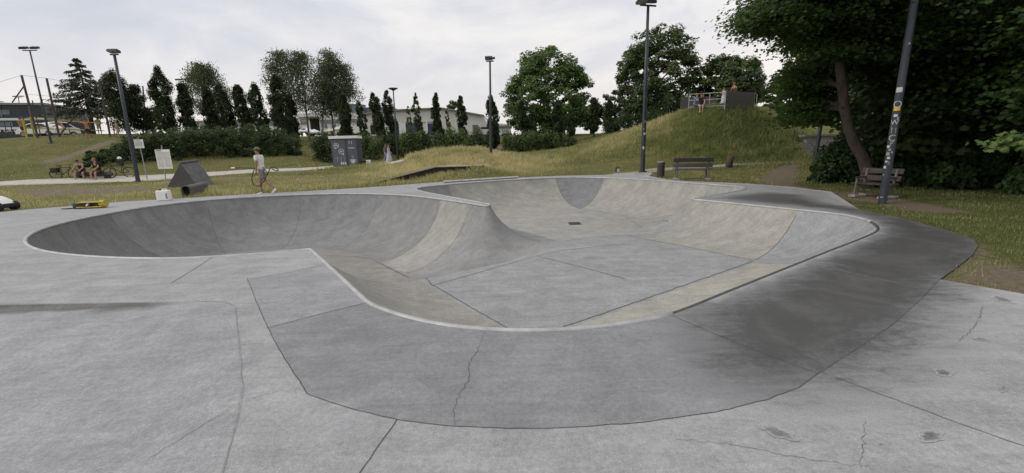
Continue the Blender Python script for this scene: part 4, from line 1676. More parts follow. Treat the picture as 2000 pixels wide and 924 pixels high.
broadleaf('broadleaf_tree', 'broad tree deep in the wood right of the curved trunk', GD(1760, 21), 5.2, 4.6, 4.6, 340, L_DARK, .3, 200, 90, .2, 'trees of the wood', cut=-1)
broadleaf('broadleaf_tree', 'broad tree deep in the wood behind the tall black lamp post', GD(1905, 20), 5.2, 5.2, 5.0, 341, L_DARK, .3, 220, 90, .2, 'trees of the wood', cut=-1)
broadleaf('broadleaf_tree', 'broad tree deep in the wood near the right edge', GD(2080, 18), 5.0, 5.0, 5.0, 342, L_DARK, .3, 200, 90, .2, 'trees of the wood', cut=-1)
broadleaf('broadleaf_tree', 'broad tree seen through the branches left of the curved trunk', GD(1640, 26), 6.5, 4.0, 4.2, 343, L_DARK, .3, 170, 80, .2, 'trees of the wood', cut=-.8)
# ------------------------------------------------------------------ built things
M_POLE = pm('lamp_paint', (.052, .06, .075), .45, .3, var=.2, scale=3, bmp=.03)
M_POLER = pm('post_brown', (.075, .06, .065), .6, .2, var=.25)
M_HEAD = pm('lamp_head', (.05, .052, .055), .5, .2)
M_GLASS = pm('lamp_glass', (.45, .46, .47), .2)
M_WHITE = pm('white_paint', (.80, .80, .78), .6, var=.07, scale=3)
M_INK = pm('ink', (.06, .06, .065), .7)
M_STEEL = pm('galvanised', (.38, .39, .40), .45, .5, var=.2)
M_WOODG = pm('weathered_wood', (.13, .115, .10), .85, var=.45, scale=9, bmp=.3)
M_WOODD = pm('dark_wood', (.055, .046, .04), .8, var=.45, scale=9, bmp=.3)
M_WOODB = pm('brown_wood', (.095, .07, .052), .85, var=.4, scale=9, bmp=.3)
M_SLAT = None
M_CONC = pm('bench_concrete', (.30, .29, .27), .9, var=.25, scale=8, bmp=.2)
M_BLACK = pm('black_matt', (.02, .02, .022), .6)
M_RUBBER = pm('rubber', (.018, .018, .018), .8)
M_YEL = pm('yellow_plastic', (.46, .36, .045), .45, var=.15)
M_GRN = pm('dark_green_plastic', (.03, .065, .05), .5)


def plank_mat(name, a, c2, axis_scale):
    mt, nt, b = newmat(name)
    v = coords(nt, axis_scale)
    n1 = noise(nt, v, 3, 7, .7, .3)
    c = ramp(nt, [(.3, a), (.7, c2)], n1)
    nt.links.new(c, b.inputs['Base Color'])
    b.inputs['Roughness'].default_value = .85
    bump(nt, b, n1, .35, .01)
    return mt


M_PLANKX = plank_mat('grey_planks', (.07, .062, .058), (.175, .155, .14), (.4, 6, 6))
M_PLANKD = plank_mat('charred_planks', (.03, .027, .026), (.085, .076, .07), (.4, 6, 6))


def text_bm(txt, size, mb, xform, mi=0):
    cu = bpy.data.curves.new('t', 'FONT')
    cu.body = txt
    cu.size = size
    cu.align_x = 'CENTER'
    cu.align_y = 'CENTER'
    cu.resolution_u = 3
    ob = bpy.data.objects.new('t', cu)
    COL.objects.link(ob)
    bpy.context.view_layer.update()
    me = bpy.data.meshes.new_from_object(ob.evaluated_get(bpy.context.evaluated_depsgraph_get()))
    mb.add([xform(v.co) for v in me.vertices], [tuple(p.vertices) for p in me.polygons], mi)
    bpy.data.objects.remove(ob)
    bpy.data.meshes.remove(me)
    bpy.data.curves.remove(cu)


def lamp(label, base, top, r0, r1, heads, name='floodlight', yaw=0.0, group=None, base_plate=True):
    root = thing(name, label, 'lamp post', base, 0, group)
    t = Vector(np.array(top) - np.array(base))
    mb = MB()
    mb.tube([(0, 0, -.3), (0, 0, .01), t * .12, t * .5, t], [r0 * 1.0, r0, r0 * .97, (r0 + r1) / 2, r1], 14)
    mb.build('pole', M_POLE, root, True)
    if base_plate:
        MB().lathe([(r0 * 1.9, 0), (r0 * 1.9, .03), (r0 * 1.15, .05), (r0 * 1.1, .10)], (0, 0, .0), 14).build('base_flange', M_POLE, root)
    ca, sa = math.cos(yaw), math.sin(yaw)
    if heads == 'saucer':
        MB().lathe([(r1, -.12), (.10, -.02), (.30, .05), (.42, .13), (.43, .17), (.12, .21), (.02, .22)], tuple(t), 20).build('lamp_shade', M_HEAD, root, True)
    elif heads:
        w_ = max(abs(h[0]) for h in heads) + .12
        mb = MB().box(tuple(t + Vector((0, 0, -.02))), (2 * w_, .07, .07), yaw)
        mb.build('crossarm', M_POLE, root)
        for (off, hw, hd, tilt, vis) in heads:
            hb = MB()
            c = t + Vector((off * ca, off * sa, .17))
            hb.box(c, (hw, hd, .13), yaw, tilt)
            for k in range(5):
                M = Matrix.Rotation(yaw, 4, 'Z') @ Matrix.Rotation(tilt, 4, 'X')
                hb.box(c + M @ Vector((-hw / 2 + hw * (k + .5) / 5, 0, .085)), (.02, hd * .9, .05), yaw, tilt)
            ho = hb.build('lamp_head', M_HEAD, root, bevel=.01)
            M = Matrix.Rotation(yaw, 4, 'Z') @ Matrix.Rotation(tilt, 4, 'X')
            g_ = MB().box(c + M @ Vector((0, 0, -.068)), (hw * .86, hd * .82, .012), yaw, tilt)
            g_.build('lens', M_GLASS, ho)
    return root


lamp('tall thin lamp post with twin floodlights above the volleyball court', GD(100, 38), D(58, 98, 38), .085, .05, [(-.42, .55, .35, .35, 1), (.42, .55, .35, .35, 1)], yaw=.1, group='floodlight masts')
lamp('dark lamp post with a single floodlight beside the gravel path, left of the notice signs', G(270, 355), D(223, 106, np.linalg.norm(G(270, 355)[1])), .125, .075, [(-.10, .42, .34, -.25, 1), (.14, .36, .32, -.25, 1)], group='floodlight masts')
lamp('far floodlight mast with two flat heads among the columnar trees', GD(374, 58), D(358, 158, 58), .09, .05, [(-.55, .8, .35, .1, 1), (.55, .8, .35, .1, 1)], group='floodlight masts')
lamp('small distant twin headed floodlight behind the glass building', GD(48, 90), D(36, 190, 90), .1, .06, [(-.6, .9, .4, .1, 1), (.6, .9, .4, .1, 1)], group='floodlight masts')
lamp('path lamp with a saucer shaped head among the columnar trees', GD(777, 41), D(768, 176, 41), .095, .05, 'saucer', 'path_lamp')
lamp('slender floodlight mast standing behind the grassy mound', G(959, 303), D(957, 119, G(959, 303)[1]), .105, .06, [(-.08, .5, .4, -.2, 1), (.14, .42, .36, .2, 1)], group='floodlight masts')
b_ = D(1255, 335, 23.7)
lm = lamp('tall floodlight mast with small stickers in front of the hill', b_, D(1266, 10, 23.7), .125, .07, [(-.34, .55, .45, -.3, 1), (.12, .5, .45, .25, 1)], yaw=.25, group='floodlight masts')
lamp('dark lamp post half hidden by leaves beside the concrete steps', GD(1590, 24), D(1618, 150, 24), .11, .07, [(0, .5, .4, 0, 1)], group='floodlight masts')


def sticker(root, base, tvec, h, w, hh, ang, mat, r_, txt=None, name='sticker'):
    """small curved patch hugging a pole at height h along it"""
    t = Vector(tvec)
    c = t * (h / t.z)
    mb = MB()
    n = 5
    vs = []
    for j in (0, 1):
        for i in range(n):
            a = ang + (i / (n - 1) - .5) * w / r_
            vs.append((c.x + math.cos(a) * r_ + t.x / t.z * (j - .5) * hh, c.y + math.sin(a) * r_, c.z + (j - .5) * hh))
    mb.add(vs, [(i, i + 1, i + n + 1, i + n) for i in range(n - 1)])
    return mb.build(name, mat, root)


M_STW = pm('sticker_white', (.52, .52, .50), .5, var=.15, scale=30)
M_STY = pm('sticker_yellow', (.62, .40, .05), .5, var=.15, scale=30)
M_STG = pm('sticker_grey', (.30, .30, .31), .5, var=.3, scale=30)
tv_ = np.array(D(1266, 10, 23.7)) - b_
for h, w_, hh, a, mt_ in [(1.3, .10, .16, -1.8, M_STW), (2.05, .12, .14, -1.5, M_STW), (2.7, .08, .10, -1.4, M_STG), (1.0, .06, .08, -1.2, M_STG), (2.3, .05, .08, -1.9, M_STG)]:
    sticker(lm, b_, tv_, h, w_, hh, a, mt_, .125)

# the near post on the right with stickers and scrawled letters
PB = P(1723, 397)
PT = D(1793, -40, PB[1])
tv_ = Vector(PT - PB)
root = thing('floodlight', 'thick dark blue lamp post covered in stickers in front of the right bench', 'lamp post', PB, 0, 'floodlight masts')
PR = .084
top = tv_ * 1.75
MB().tube([(0, 0, -.3), (0, 0, 0), tv_ * .5, tv_, top], [PR, PR, PR * .96, PR * .90, PR * .8], 24).build('pole', M_POLE, root, True)
MB().box(tuple(top), (1.1, .08, .08), .2).build('crossarm', M_POLE, root)
for s_ in (-.35, .35):
    MB().box((top.x + s_, top.y, top.z + .15), (.5, .4, .14), .2, .3).build('lamp_head', M_HEAD, root, bevel=.01)
zz = lambda py: (D(1750, py, PB[1])[2] - PB[2])
fa = math.atan2(-PB[1], -PB[0])     # towards the camera
RS = PR + .003
for py, px_off, w_, hh, mt_ in [(176, -.25, .15, .13, M_STW), (213, -.1, .16, .10, M_STY), (87, .35, .05, .05, M_STG), (226, -.15, .09, .07, M_STW), (232, .5, .05, .10, M_STG), (286, -.7, .07, .07, M_STW), (292, -.2, .06, .05, M_STG), (300, -.5, .08, .09, M_STG), (308, -.2, .07, .06, M_STW), (315, -.6, .06, .05, M_STW), (326, -.8, .08, .07, M_STW),
                                   (297, .35, .05, .05, M_STG), (276, .2, .05, .05, M_STG), (341, -.75, .04, .04, M_STG), (384, -.35, .07, .04, M_STG)]:
    sticker(root, PB, tv_, zz(py), w_ * .8, hh * .85, fa + px_off, mt_, RS * (1 - .06 * zz(py) / tv_.z))


def pole_text(txt, h, size, off, mat):
    c = tv_ * (h / tv_.z)
    mb = MB()
    rr = RS * (1 - .06 * h / tv_.z) + .001

    def xf(co):
        a = fa + off + co.x / rr
        return (c.x + math.cos(a) * rr + tv_.x / tv_.z * co.y, c.y + math.sin(a) * rr, c.z + co.y)
    text_bm(txt, size, mb, xf)
    mb.build('lettering', mat, root)


for ch, py, sz, of in (('O', 203, .22, -.1), ('W', 238, .16, -.1), ('\u041f', 254, .16, -.05), ('C', 268, .2, -.15), ('F', 279, .15, -.05), ('L', 247, .1, -.55), ('S', 316, .1, .05)):
    pole_text(ch, zz(py) - .02, sz, of, M_STW if ch in 'OCW' else M_STG)

# benches --------------------------------------------------------------


def make_bench(label, loc, rz, wood, L=1.75):
    """bench facing local -Y"""
    b = thing('park_bench', label, 'bench', loc, rz, 'park benches')
    for sx in (-1, 1):
        x = sx * (L / 2 - .16)
        f = MB()
        f.tube([(x, -.30, .02), (x, -.24, .42), (x, -.22, .64)], .034, 6)
        f.tube([(x, .34, .02), (x, .22, .42), (x, .34, .92)], .036, 6)
        f.tube([(x, -.24, .41), (x, .24, .41)], .03, 6)
        f.build('leg_frame', M_CONCF, b)
        MB().box((x, 0, .655), (.075, .56, .045)).build('armrest', wood, b, bevel=.008)
        MB().box((x, -.30, .04), (.2, .26, .08)).build('foot_block', M_CONC, b, bevel=.01)
        MB().box((x, .34, .04), (.2, .26, .08)).build('foot_block', M_CONC, b, bevel=.01)
    s = MB()
    for k in range(3):
        s.box((0, -.19 + k * .165, .455), (L, .145, .045))
    s.build('seat', wood, b, bevel=.006)
    for k in range(2):
        q = MB().box((0, .275 + k * .10, .62 + k * .235), (L, .045, .18), 0, -.36)
        q.build('backrest', M_PLANKD if k else wood, b, bevel=.006)
    return b


M_CONCF = pm('bench_frame', (.14, .13, .12), .8, var=.3, scale=10)
bl = P(1350, 350.6)
bench = make_bench('weathered wooden bench seen from behind in front of the grassy hill', bl, R(180 - 17), M_PLANKX, 1.55)
bl2 = P(1712, 392.5)
sb = make_bench('short weathered wooden bench seat turned sideways behind the thick sticker covered lamp post', P(1712, 386.5) + [.02, .15, 0], R(-66), M_WOODD, 1.15)
sb.scale = (.8, .8, .8)

# bins, stump, small box
q = G(1290, 346.5)
t_ = thing('litter_bin', 'dark cylindrical litter bin standing left of the bench', 'litter bin', q)
MB().lathe([(.17, -.1), (.175, 0), (.175, .70), (.165, .72)], n=18).build('body', M_WOODD, t_, True)
MB().lathe([(.18, .70), (.18, .74), (.15, .745), (.15, .70)], n=18).build('rim', M_STEEL, t_)
q = G(1423, 327)
t_ = thing('wooden_post', 'short leaning brown wooden stump post at the foot of the hill', 'post', q)
MB().tube([(0, 0, -.2), (.03, 0, .3), (.09, 0, .62)], [.19, .185, .18], 12).build('post', M_WOODB, t_, True)
q = P(1206, 338) + [0, 0, .03]
t_ = thing('speaker', 'small black portable speaker with a white label on the far deck edge', 'speaker', q, .15)
MB().box((0, 0, .15), (.2, .18, .26), taper=.95).build('case', M_BLACK, t_, bevel=.02)
o_ = MB().box((0, -.094, .13), (.15, .006, .17))
o_.build('label_panel', M_WHITE, t_)
MB().box((0, -.099, .13), (.07, .004, .03), 0, 0, .5).build('label_mark', M_INK, t_)
MB().tube([(-.07, 0, .28), (-.07, 0, .33), (.07, 0, .33), (.07, 0, .28)], .012, 6).build('handle', M_BLACK, t_)

# ramps ----------------------------------------------------------------
M_RAMP = pm('ramp_dark', (.028, .026, .026), .75, var=.35, scale=4, bmp=.15)
M_RAMPT = pm('ramp_top', (.105, .102, .102), .7, var=.3, scale=4, bmp=.1)
DR = 18.6
A_ = P(326, 367.5)
r1, r2 = D(352, 319, A_[1] + .7), D(386, 314, A_[1] + 1.75)
B2 = P(421, 362)
B1 = P(398, 378)
A2 = A_ + (r2 - r1) * [1, 1, 0]
root = thing('skate_ramp', 'dark steep wedge shaped ramp with a rounded ridge standing on the grass', 'ramp', A_)
lv = lambda p: tuple(np.array(p) - A_)
for _p in (B1, B2, A2):
    _p[2] = -.03
B2 = P(421, 362)
B2[2] = -.03
B1 = B2 - (r2 - r1) * [1, 1, 0]
mb = MB()
mb.add([lv(A_), lv(B1), lv(r1), lv(A2), lv(B2), lv(r2)], [(0, 1, 2), (5, 4, 3), (1, 4, 5, 2), (2, 5, 3, 0), (0, 3, 4, 1)])
mb.build('wedge', M_RAMP, root)
MB().tube([lv(r1), lv(r2)], .085, 10).build('ridge_pipe', M_RAMPT, root, True)
mb = MB()
nrm = Vector(np.cross(np.array(B2) - B1, r1 - B1)).normalized() * .012
if nrm.x < 0:
    nrm = -nrm
mb.add([tuple(Vector(lv(p)) + nrm) for p in (B1, B2, r2, r1)], [(0, 1, 2, 3)])
mb.build('ramp_sheet', M_RAMPT, root)
# round topped rail box
f1, f2 = P(365, 384), P(400, 374)
root = thing('rail_box', 'low dark round topped grind box open at its near end', 'grind box', f1)
ax = f2 - f1
ax[2] = 0
Lx = np.linalg.norm(ax)
yaw = math.atan2(ax[1], ax[0])
W_, Hh = .16, .36
prof = [(-W_, 0), (-W_, Hh)] + [(W_ * math.cos(a), Hh + .12 * math.sin(a)) for a in np.linspace(PI, 0, 9)][1:-1] + [(W_, Hh), (W_, 0)]
inn = [(W_ - .03, 0), (W_ - .03, Hh)] + [((W_ - .03) * math.cos(a), Hh + .09 * math.sin(a)) for a in np.linspace(0, PI, 9)][1:-1] + [(-W_ + .03, Hh), (-W_ + .03, 0)]
side = (-math.sin(yaw), math.cos(yaw), 0)
MB().prism(prof + inn, side, (0, 0, 1), (math.cos(yaw), math.sin(yaw), 0), (0, 0, -.04), Lx).build('shell', M_RAMPT, root)
MB().prism([(-W_ + .03, 0), (-W_ + .03, Hh), (0, Hh + .07), (W_ - .03, Hh), (W_ - .03, 0)], side, (0, 0, 1), (math.cos(yaw), math.sin(yaw), 0), (math.cos(yaw) * .35, math.sin(yaw) * .35, -.04), Lx - .4).build('inner_block', M_BLACK, root)

# long bent ledge on the mound
e = [D(711, 361, 20.3), D(852, 325.5, 22.8), D(941, 323.5, 23.6)]
root = thing('grind_ledge', 'long bent wooden grind ledge with a pale edge climbing the grassy mound', 'ledge', e[0])
mb, mt_ = MB(), MB()
for a, c in ((0, 1), (1, 2)):
    p, q = np.array(e[a]) - e[0], np.array(e[c]) - e[0]
    d = np.array([.12, .5, 0])
    zb = lambda v_, dd: h1(v_[0] + e[0][0], v_[1] + e[0][1]) - e[0][2] - dd
    vs = [p, q, q + d, p + d]
    lo = [np.array([v_[0], v_[1], min(zb(v_, .15), v_[2] - .12)]) for v_ in vs]
    up_ = [v_ - [0, 0, .035] for v_ in vs]
    mb.add([*lo, *up_], [(0, 1, 5, 4), (1, 2, 6, 5), (2, 3, 7, 6), (3, 0, 4, 7), (4, 5, 6, 7), (3, 2, 1, 0)])
    o_ = np.array([-.01, -.05, 0])
    tp_ = [p + o_, q + o_, q + d, p + d]
    mt_.add([*[v_ - [0, 0, .033] for v_ in tp_], *[v_ + [0, 0, .02] for v_ in tp_]], [(3, 2, 1, 0), (4, 5, 6, 7), (0, 1, 5, 4), (1, 2, 6, 5), (2, 3, 7, 6), (3, 0, 4, 7)])
mb.build('side_wall', pm('ledge_brown', (.035, .024, .02), .9, var=.4), root)
mt_.build('top_edge', pm('ledge_pale', (.42, .40, .36), .7, var=.2), root)
# low kerb along the far deck
a, c = P(866, 358), P(1012, 348.5)
t_ = tag(MB().tube([(0, 0, .06), tuple(c - a + [0, 0, .06])], .06, 4).build('kerb_rail', pm('kerb_pale', (.46, .45, .42), .8), None), 'thin pale kerb strip along the grass behind the far bowl', 'kerb')
t_.location = a + [0, .12, 0]

# things left on the deck ------------------------------------------------
q = P(322, 391.5)
t_ = thing('canister', 'white plastic canister standing on the deck edge near the dark ramps', 'canister', q, .1)
MB().box((0, 0, .19), (.42, .26, .38), taper=.96).build('body', M_WHITE, t_, bevel=.035)
MB().lathe([(.045, 0), (.045, .05), (.02, .055)], (-.10, 0, .375), 12).build('cap', M_BLACK, t_)
MB().tube([(-.03, 0, .37), (-.02, 0, .42), (.13, 0, .42), (.15, 0, .37)], .018, 6).build('handle', M_WHITE, t_)
MB().box((.17, -.131, .17), (.07, .006, .2)).build('label_panel', M_STG, t_)
q = P(180, 406.5)
t_ = thing('pressure_washer', 'yellow and dark green pressure washer lying on its side at the deck edge', 'pressure washer', q, .14)
mb = MB().box((.02, 0, .20), (.74, .30, .03)).box((.02, 0, .05), (.74, .32, .04))
mb.build('frame', M_YEL, t_, bevel=.01)
MB().tube([(.30, 0, .13), (.44, 0, .14)], [.125, .12], 16).build('end_drum', M_YEL, t_)
mb = MB().tube([(-.34, 0, .125), (.29, 0, .13)], [.09, .09], 14)
mb.build('motor', pm('motor_dark', (.05, .045, .035), .6, var=.4), t_)
MB().box((-.02, -.155, .13), (.24, .012, .12)).build('badge', M_BLACK, t_)
mb = MB()
mb.add([(-.07, -.164, .10), (.0, -.164, .17), (.06, -.164, .17), (-.01, -.164, .12), (.04, -.164, .09), (-.02, -.164, .09)], [(0, 3, 2, 1), (0, 5, 4, 3)])
mb.build('badge_mark', M_WHITE, t_)
MB().lathe([(.11, 0), (.12, .1), (.11, .2), (.06, .22)], (-.43, .02, .01), 12).build('tank', M_GRN, t_, True)
MB().tube([(-.5, 0, .02), (-.75, -.05, .012), (-.95, .05, .012), (-.7, .16, .012), (-.45, .1, .02)], .012, 6).build('power_cord', M_RUBBER, t_, True)
q = P(0, 413)
t_ = thing('toy_car', 'white and black childrens ride on car cut off by the left edge', 'toy car', q + [-.12, .15, 0], .05)
prof = [(-.95, .18), (-.95, .50), (-.55, .52), (-.1, .47), (.12, .36), (.25, .25), (.28, .18)]
MB().prism(prof, (1, 0, 0), (0, 0, 1), (0, 1, 0), (0, -.27, 0), .54).build('hood', M_WHITE, t_, bevel=.04)
MB().box((-.3, 0, .17), (1.22, .58, .14)).build('bumper', M_BLACK, t_, bevel=.03)
MB().box((.05, -.285, .28), (.5, .02, .035), 0, 0, .35).build('trim', M_STG, t_)
for x in (.16, -.75):
    for y in (-.25, .25):
        w_ = MB().tube([(x, y - .07, .15), (x, y + .07, .15)], .15, 16).build('wheel', M_RUBBER, t_, bevel=.015)
        MB().tube([(x, y - .08, .15), (x, y + .08, .15)], .07, 12).build('rim', M_STEEL, w_)

# signs -----------------------------------------------------------------


def board(label, base, cpx, cpy, dep, wpx, hpx, lines, seed, lean=0.0):
    rg = np.random.default_rng(seed)
    c = D(cpx, cpy, dep) - base
    m_ = mpp(cpx, cpy, dep)
    W_, H_ = wpx * m_, hpx * m_
    root = thing('notice_board', label, 'sign', base)
    MB().tube([(0, 0, -.3), (c[0], c[1] + .03, c[2] + H_ * .72)], .026, 8).build('post', M_STEEL, root)
    p_ = MB().box((c[0], c[1], c[2]), (W_, .025, H_), R(-4))
    p_.build('panel', M_WHITE, root, bevel=.004)
    tb = MB()
    for y0, x0, x1, th, frag in lines:
        x = x0
        while x < x1 - .02:
            l_ = rg.uniform(.03, .11) if frag else x1 - x0
            l_ = min(l_, x1 - x)
            tb.box((c[0] + (x + l_ / 2 - .5) * W_, c[1] - .016 + (x + l_ / 2 - .5) * W_ * math.sin(R(-4)), c[2] + (.5 - y0) * H_), (l_ * W_, .004, th * H_), R(-4))
            x += l_ + .018
    tb.build('printing', pm('print_grey', (.17, .17, .18), .7), root)
    return root


b_ = GD(288, 28.6)
board('small white notice sign on a thin post right of the dark lamp post', b_, 271.5, 281, 28.6, 19, 17, [(.16, .08, .7, .05, 1), (.34, .08, .92, .03, 1), (.46, .08, .92, .03, 1), (.58, .08, .85, .03, 1), (.7, .08, .9, .03, 1)], 1)
b_ = GD(324, 24.5)
ln = [(.06, .05, .42, .05, 0)] + [(.15 + .062 * k, .07, .46 if k > 4 else .93, .016, 1) for k in range(13)] + [(.46 + .062 * k, .54, .93, .016, 1) for k in range(8)]
board('large white information board full of small print next to the wedge ramp', b_, 320, 311, 24.5, 30, 37, ln, 2)

# kiosk -----------------------------------------------------------------
KD = 33.0
kb = D(677, 327, KD)
kz = h1(kb[0], kb[1])
m_ = mpp(677, 327, KD)
KW, KH = 50 * m_, 55 * m_
M_KIOSK = pm('kiosk_grey', (.105, .112, .138), .55, var=.08, scale=2)
M_KIOSK2 = pm('kiosk_edge', (.06, .064, .08), .55, var=.08)
root = thing('kiosk', 'grey metal kiosk with white roof and white drawings beside the path', 'kiosk', kb, R(3))
MB().box((0, .55, KH / 2 - .1), (KW, 1.1, KH + .2)).build('wall', M_KIOSK2, root, bevel=.01)
x_split = KW * (.565 - .5)
d1, d2 = KW * .535, KW * .40
MB().box((-.02, .53, KH + .09), (KW + .18, 1.3, .2)).build('roof', M_WHITE, root, bevel=.015)
art = MB()


def ringm(cx, cz, r_, th, n=22):
    vs = []
    for k in range(n):
        a = 2 * PI * k / n
        vs += [(cx + r_ * math.cos(a), -.031, cz + r_ * math.sin(a)), (cx + (r_ - th) * math.cos(a), -.031, cz + (r_ - th) * math.sin(a))]
    art.add(vs, [(2 * k, 2 * ((k + 1) % n), 2 * ((k + 1) % n) + 1, 2 * k + 1) for k in range(n)])


def bar(x0, z0, x1, z1, th):
    d = Vector((x1 - x0, 0, z1 - z0)).normalized() * th / 2
    nx, nz = -d.z, d.x
    art.add([(x0 + nx, -.031, z0 + nz), (x0 - nx, -.031, z0 - nz), (x1 - nx, -.031, z1 - nz), (x1 + nx, -.031, z1 + nz)], [(0, 1, 2, 3)])


kx = lambda u: (u - .5) * KW         # photo-like fractions of the front
kzv = lambda v_: (1 - v_) * KH
ringm(kx(.20), kzv(.235), .20, .035)
ringm(kx(.365), kzv(.44), .20, .035)
bar(kx(.14), kzv(.25), kx(.22), kzv(.19), .07)
bar(kx(.20), kzv(.22), kx(.27), kzv(.27), .06)
bar(kx(.31), kzv(.45), kx(.37), kzv(.41), .05)
bar(kx(.35), kzv(.47), kx(.42), kzv(.42), .05)
bar(kx(.13), kzv(.33), kx(.18), kzv(.33), .09)
bar(kx(.40), kzv(.53), kx(.455), kzv(.55), .09)
for k in range(3):
    bar(kx(.30 + .08 * k), kzv(.855), kx(.355 + .08 * k), kzv(.855), .20)
for x in (.19, .335, .45):
    bar(kx(x), kzv(.60), kx(x), kzv(.80), .018)
bar(kx(.08), kzv(.68), kx(.30), kzv(.67), .012)
bar(kx(.09), kzv(.42), kx(.16), kzv(.43), .012)
bar(kx(.70), kzv(.09), kx(.70), kzv(.19), .05)
bar(kx(.79), kzv(.09), kx(.79), kzv(.19), .05)
rg = np.random.default_rng(4)
for k in range(9):
    u = .655 + .026 * k
    bar(kx(u), kzv(.325), kx(u + .016), kzv(.325), rg.uniform(.06, .095))
bar(kx(.655), kzv(.352), kx(.88), kzv(.352), .014)
# cup with steam
cup = [(kx(.675), kzv(.73)), (kx(.88), kzv(.73)), (kx(.86), kzv(.80)), (kx(.82), kzv(.85)), (kx(.735), kzv(.85)), (kx(.69), kzv(.80))]
art.add([(x, -.031, z) for x, z in cup], [tuple(range(6))])
for k in range(5):
    bar(kx(.69 + .03 * k), kzv(.86), kx(.71 + .03 * k), kzv(.86), .012)
ringm(kx(.895), kzv(.775), .075, .02, 12)
bar(kx(.70), kzv(.885), kx(.86), kzv(.885), .02)
for dx in (-.03, 0, .03):
    bar(kx(.775 + dx), kzv(.70), kx(.785 + dx), kzv(.64), .015)
    bar(kx(.785 + dx), kzv(.64), kx(.775 + dx), kzv(.59), .015)
M_PRINT = pm('print_white', (.58, .59, .61), .6, var=.12, scale=9)
for side_, xc, ww in ((0, -KW / 2 + KW * .285, KW * .52), (1, KW / 2 - KW * .215, KW * .37)):
    dm = MB().box((xc, -.012, KH * .50), (ww, .03, KH * .93))
    for f in art.f:
        vv = [art.v[k] for k in f]
        if (sum(p[0] for p in vv) / len(vv) > x_split) == bool(side_):
            dm.add(vv, [tuple(range(len(vv)))], 1)
    dm.build('door', [M_KIOSK, M_PRINT], root)
q = GD(720, 33.4)
t_ = thing('planter', 'small white bucket planter next to the kiosk corner', 'planter', q)
MB().lathe([(.13, -.05), (.15, .0), (.18, .42), (.16, .42), (.13, .1)], n=12).build('pot', M_WHITE, t_, True)
MB().box((0, -.168, .3), (.2, .01, .04)).build('band', M_INK, t_)

# lookout on the hill ---------------------------------------------------
PDp = 31.6
pz = lambda px, py, d=PDp: D(px, py, d)
L0, L1, L2 = pz(1345, 211, 33), pz(1416, 208, 30.8), pz(1472, 209, 32.0)
root = thing('lookout_platform', 'grey plank lookout platform with metal railing on top of the hill', 'platform', L0)
lv = lambda p: Vector(np.array(p) - L0)
UP = Vector((0, 0, 1))


def wall_between(a, c, z0, z1, th, mb, tilt=0):
    a, c = lv(a), lv(c)
    d = (c - a)
    d.z = 0
    d.normalize()
    n_ = Vector((-d.y, d.x, 0)) * th
    k = max(1, int((z1 - z0) / .155))
    for i in range(k):
        zz0 = z0 + (z1 - z0) * i / k
        zz1 = z0 + (z1 - z0) * (i + 1) / k - .008
        vs = [a + UP * zz0, c + UP * zz0, c + n_ + UP * zz0, a + n_ + UP * zz0, a + UP * zz1, c + UP * zz1, c + n_ + UP * zz1, a + n_ + UP * zz1]
        mb.add(vs, [(3, 2, 1, 0), (4, 5, 6, 7), (0, 1, 5, 4), (1, 2, 6, 5), (2, 3, 7, 6), (3, 0, 4, 7)])


hz = mpp(1440, 200, PDp)
mb = MB()
wall_between(L1 + np.array([.06, 0, 0]), L2, .02, 28 * hz, .07, mb)
mb.build('plank_wall', M_PLANKX, root)
back0, back1 = L0 + np.array([.1, 1.9, .15]), L1 + np.array([.6, 2.6, .1])
mb = MB()
wall_between(back0, back1, .0, 23 * hz, .07, mb)
mb.build('plank_wall', M_PLANKD, root)
mb = MB()
fl = [lv(L0), lv(L1), lv(L2), lv(L2) + Vector((-.3, 2.6, 0)), lv(back1), lv(back0) - Vector((0, 0, .15))]
mb.add([*[p - UP * .02 for p in fl], *[p - UP * .16 for p in fl]], [tuple(range(6)), tuple(range(11, 5, -1))] + [(i + 6, (i + 1) % 6 + 6, (i + 1) % 6, i) for i in range(6)])
mb.build('floor', M_PLANKX, root)
a, c = lv(L0), lv(L1)
h0, h1_ = 25.5 * hz * 1.04, 24 * hz
rails = []
for t in (0, .40, .58, 1):
    p = a.lerp(c, t)
    hh = h0 + (26 * hz - h0) * t
    MB().tube([p - UP * .35, p + UP * hh], .035, 6).build('rail_post', M_STEEL, root)
for f0, nm in ((1.0, 'handrail'), (.55, 'rail'), (.06, 'rail')):
    MB().tube([a + UP * h0 * f0, c + UP * 26 * hz * f0], .022, 6).build(nm, M_STEEL, root)
p = lv(L2)
MB().tube([p - UP * .3, p + UP * 27 * hz], .035, 6).build('rail_post', M_STEEL, root)
MB().tube([p + Vector((.75, 1, -.5)), p + Vector((.75, 1, 26 * hz))], .03, 6).build('rail_post', M_STEEL, root)
MB().tube([p + UP * 27 * hz, p + Vector((.75, 1, 26 * hz))], .022, 6).build('handrail', M_STEEL, root)
for i, px in enumerate((1503, 1517)):
    q = GD(px, 31)
    o_ = MB().tube([(0, 0, -.3), (0, 0, .85)], .045, 6).build('fence_post', M_WOODG)
    o_.location = q
    tag(o_, ('short grey fence post right of the lookout, the one nearer to it', 'short grey fence post right of the lookout, the one under the maple leaves')[i], 'post', 'fence posts by the lookout')

# steps and wall on the right --------------------------------------------
s0 = D(1577, 316, 27)
root = thing('concrete_steps', 'pale concrete steps with a metal handrail half hidden behind the bush', 'steps', s0)
sm = mpp(1577, 300, 27)
mb = MB()
for k in range(7):
    hk = .6 + .17 * (k + 1)
    mb.box((.75, .2 + k * .34, -.6 + hk / 2), (1.7, .338, hk))
mb.build('stairs', M_CONC, root)
MB().tube([(.55, .3, 0), (.55, .3, .95), (.55, 2.4, 2.1), (.55, 2.4, 1.2)], .028, 6).build('handrail', M_POLE, root)

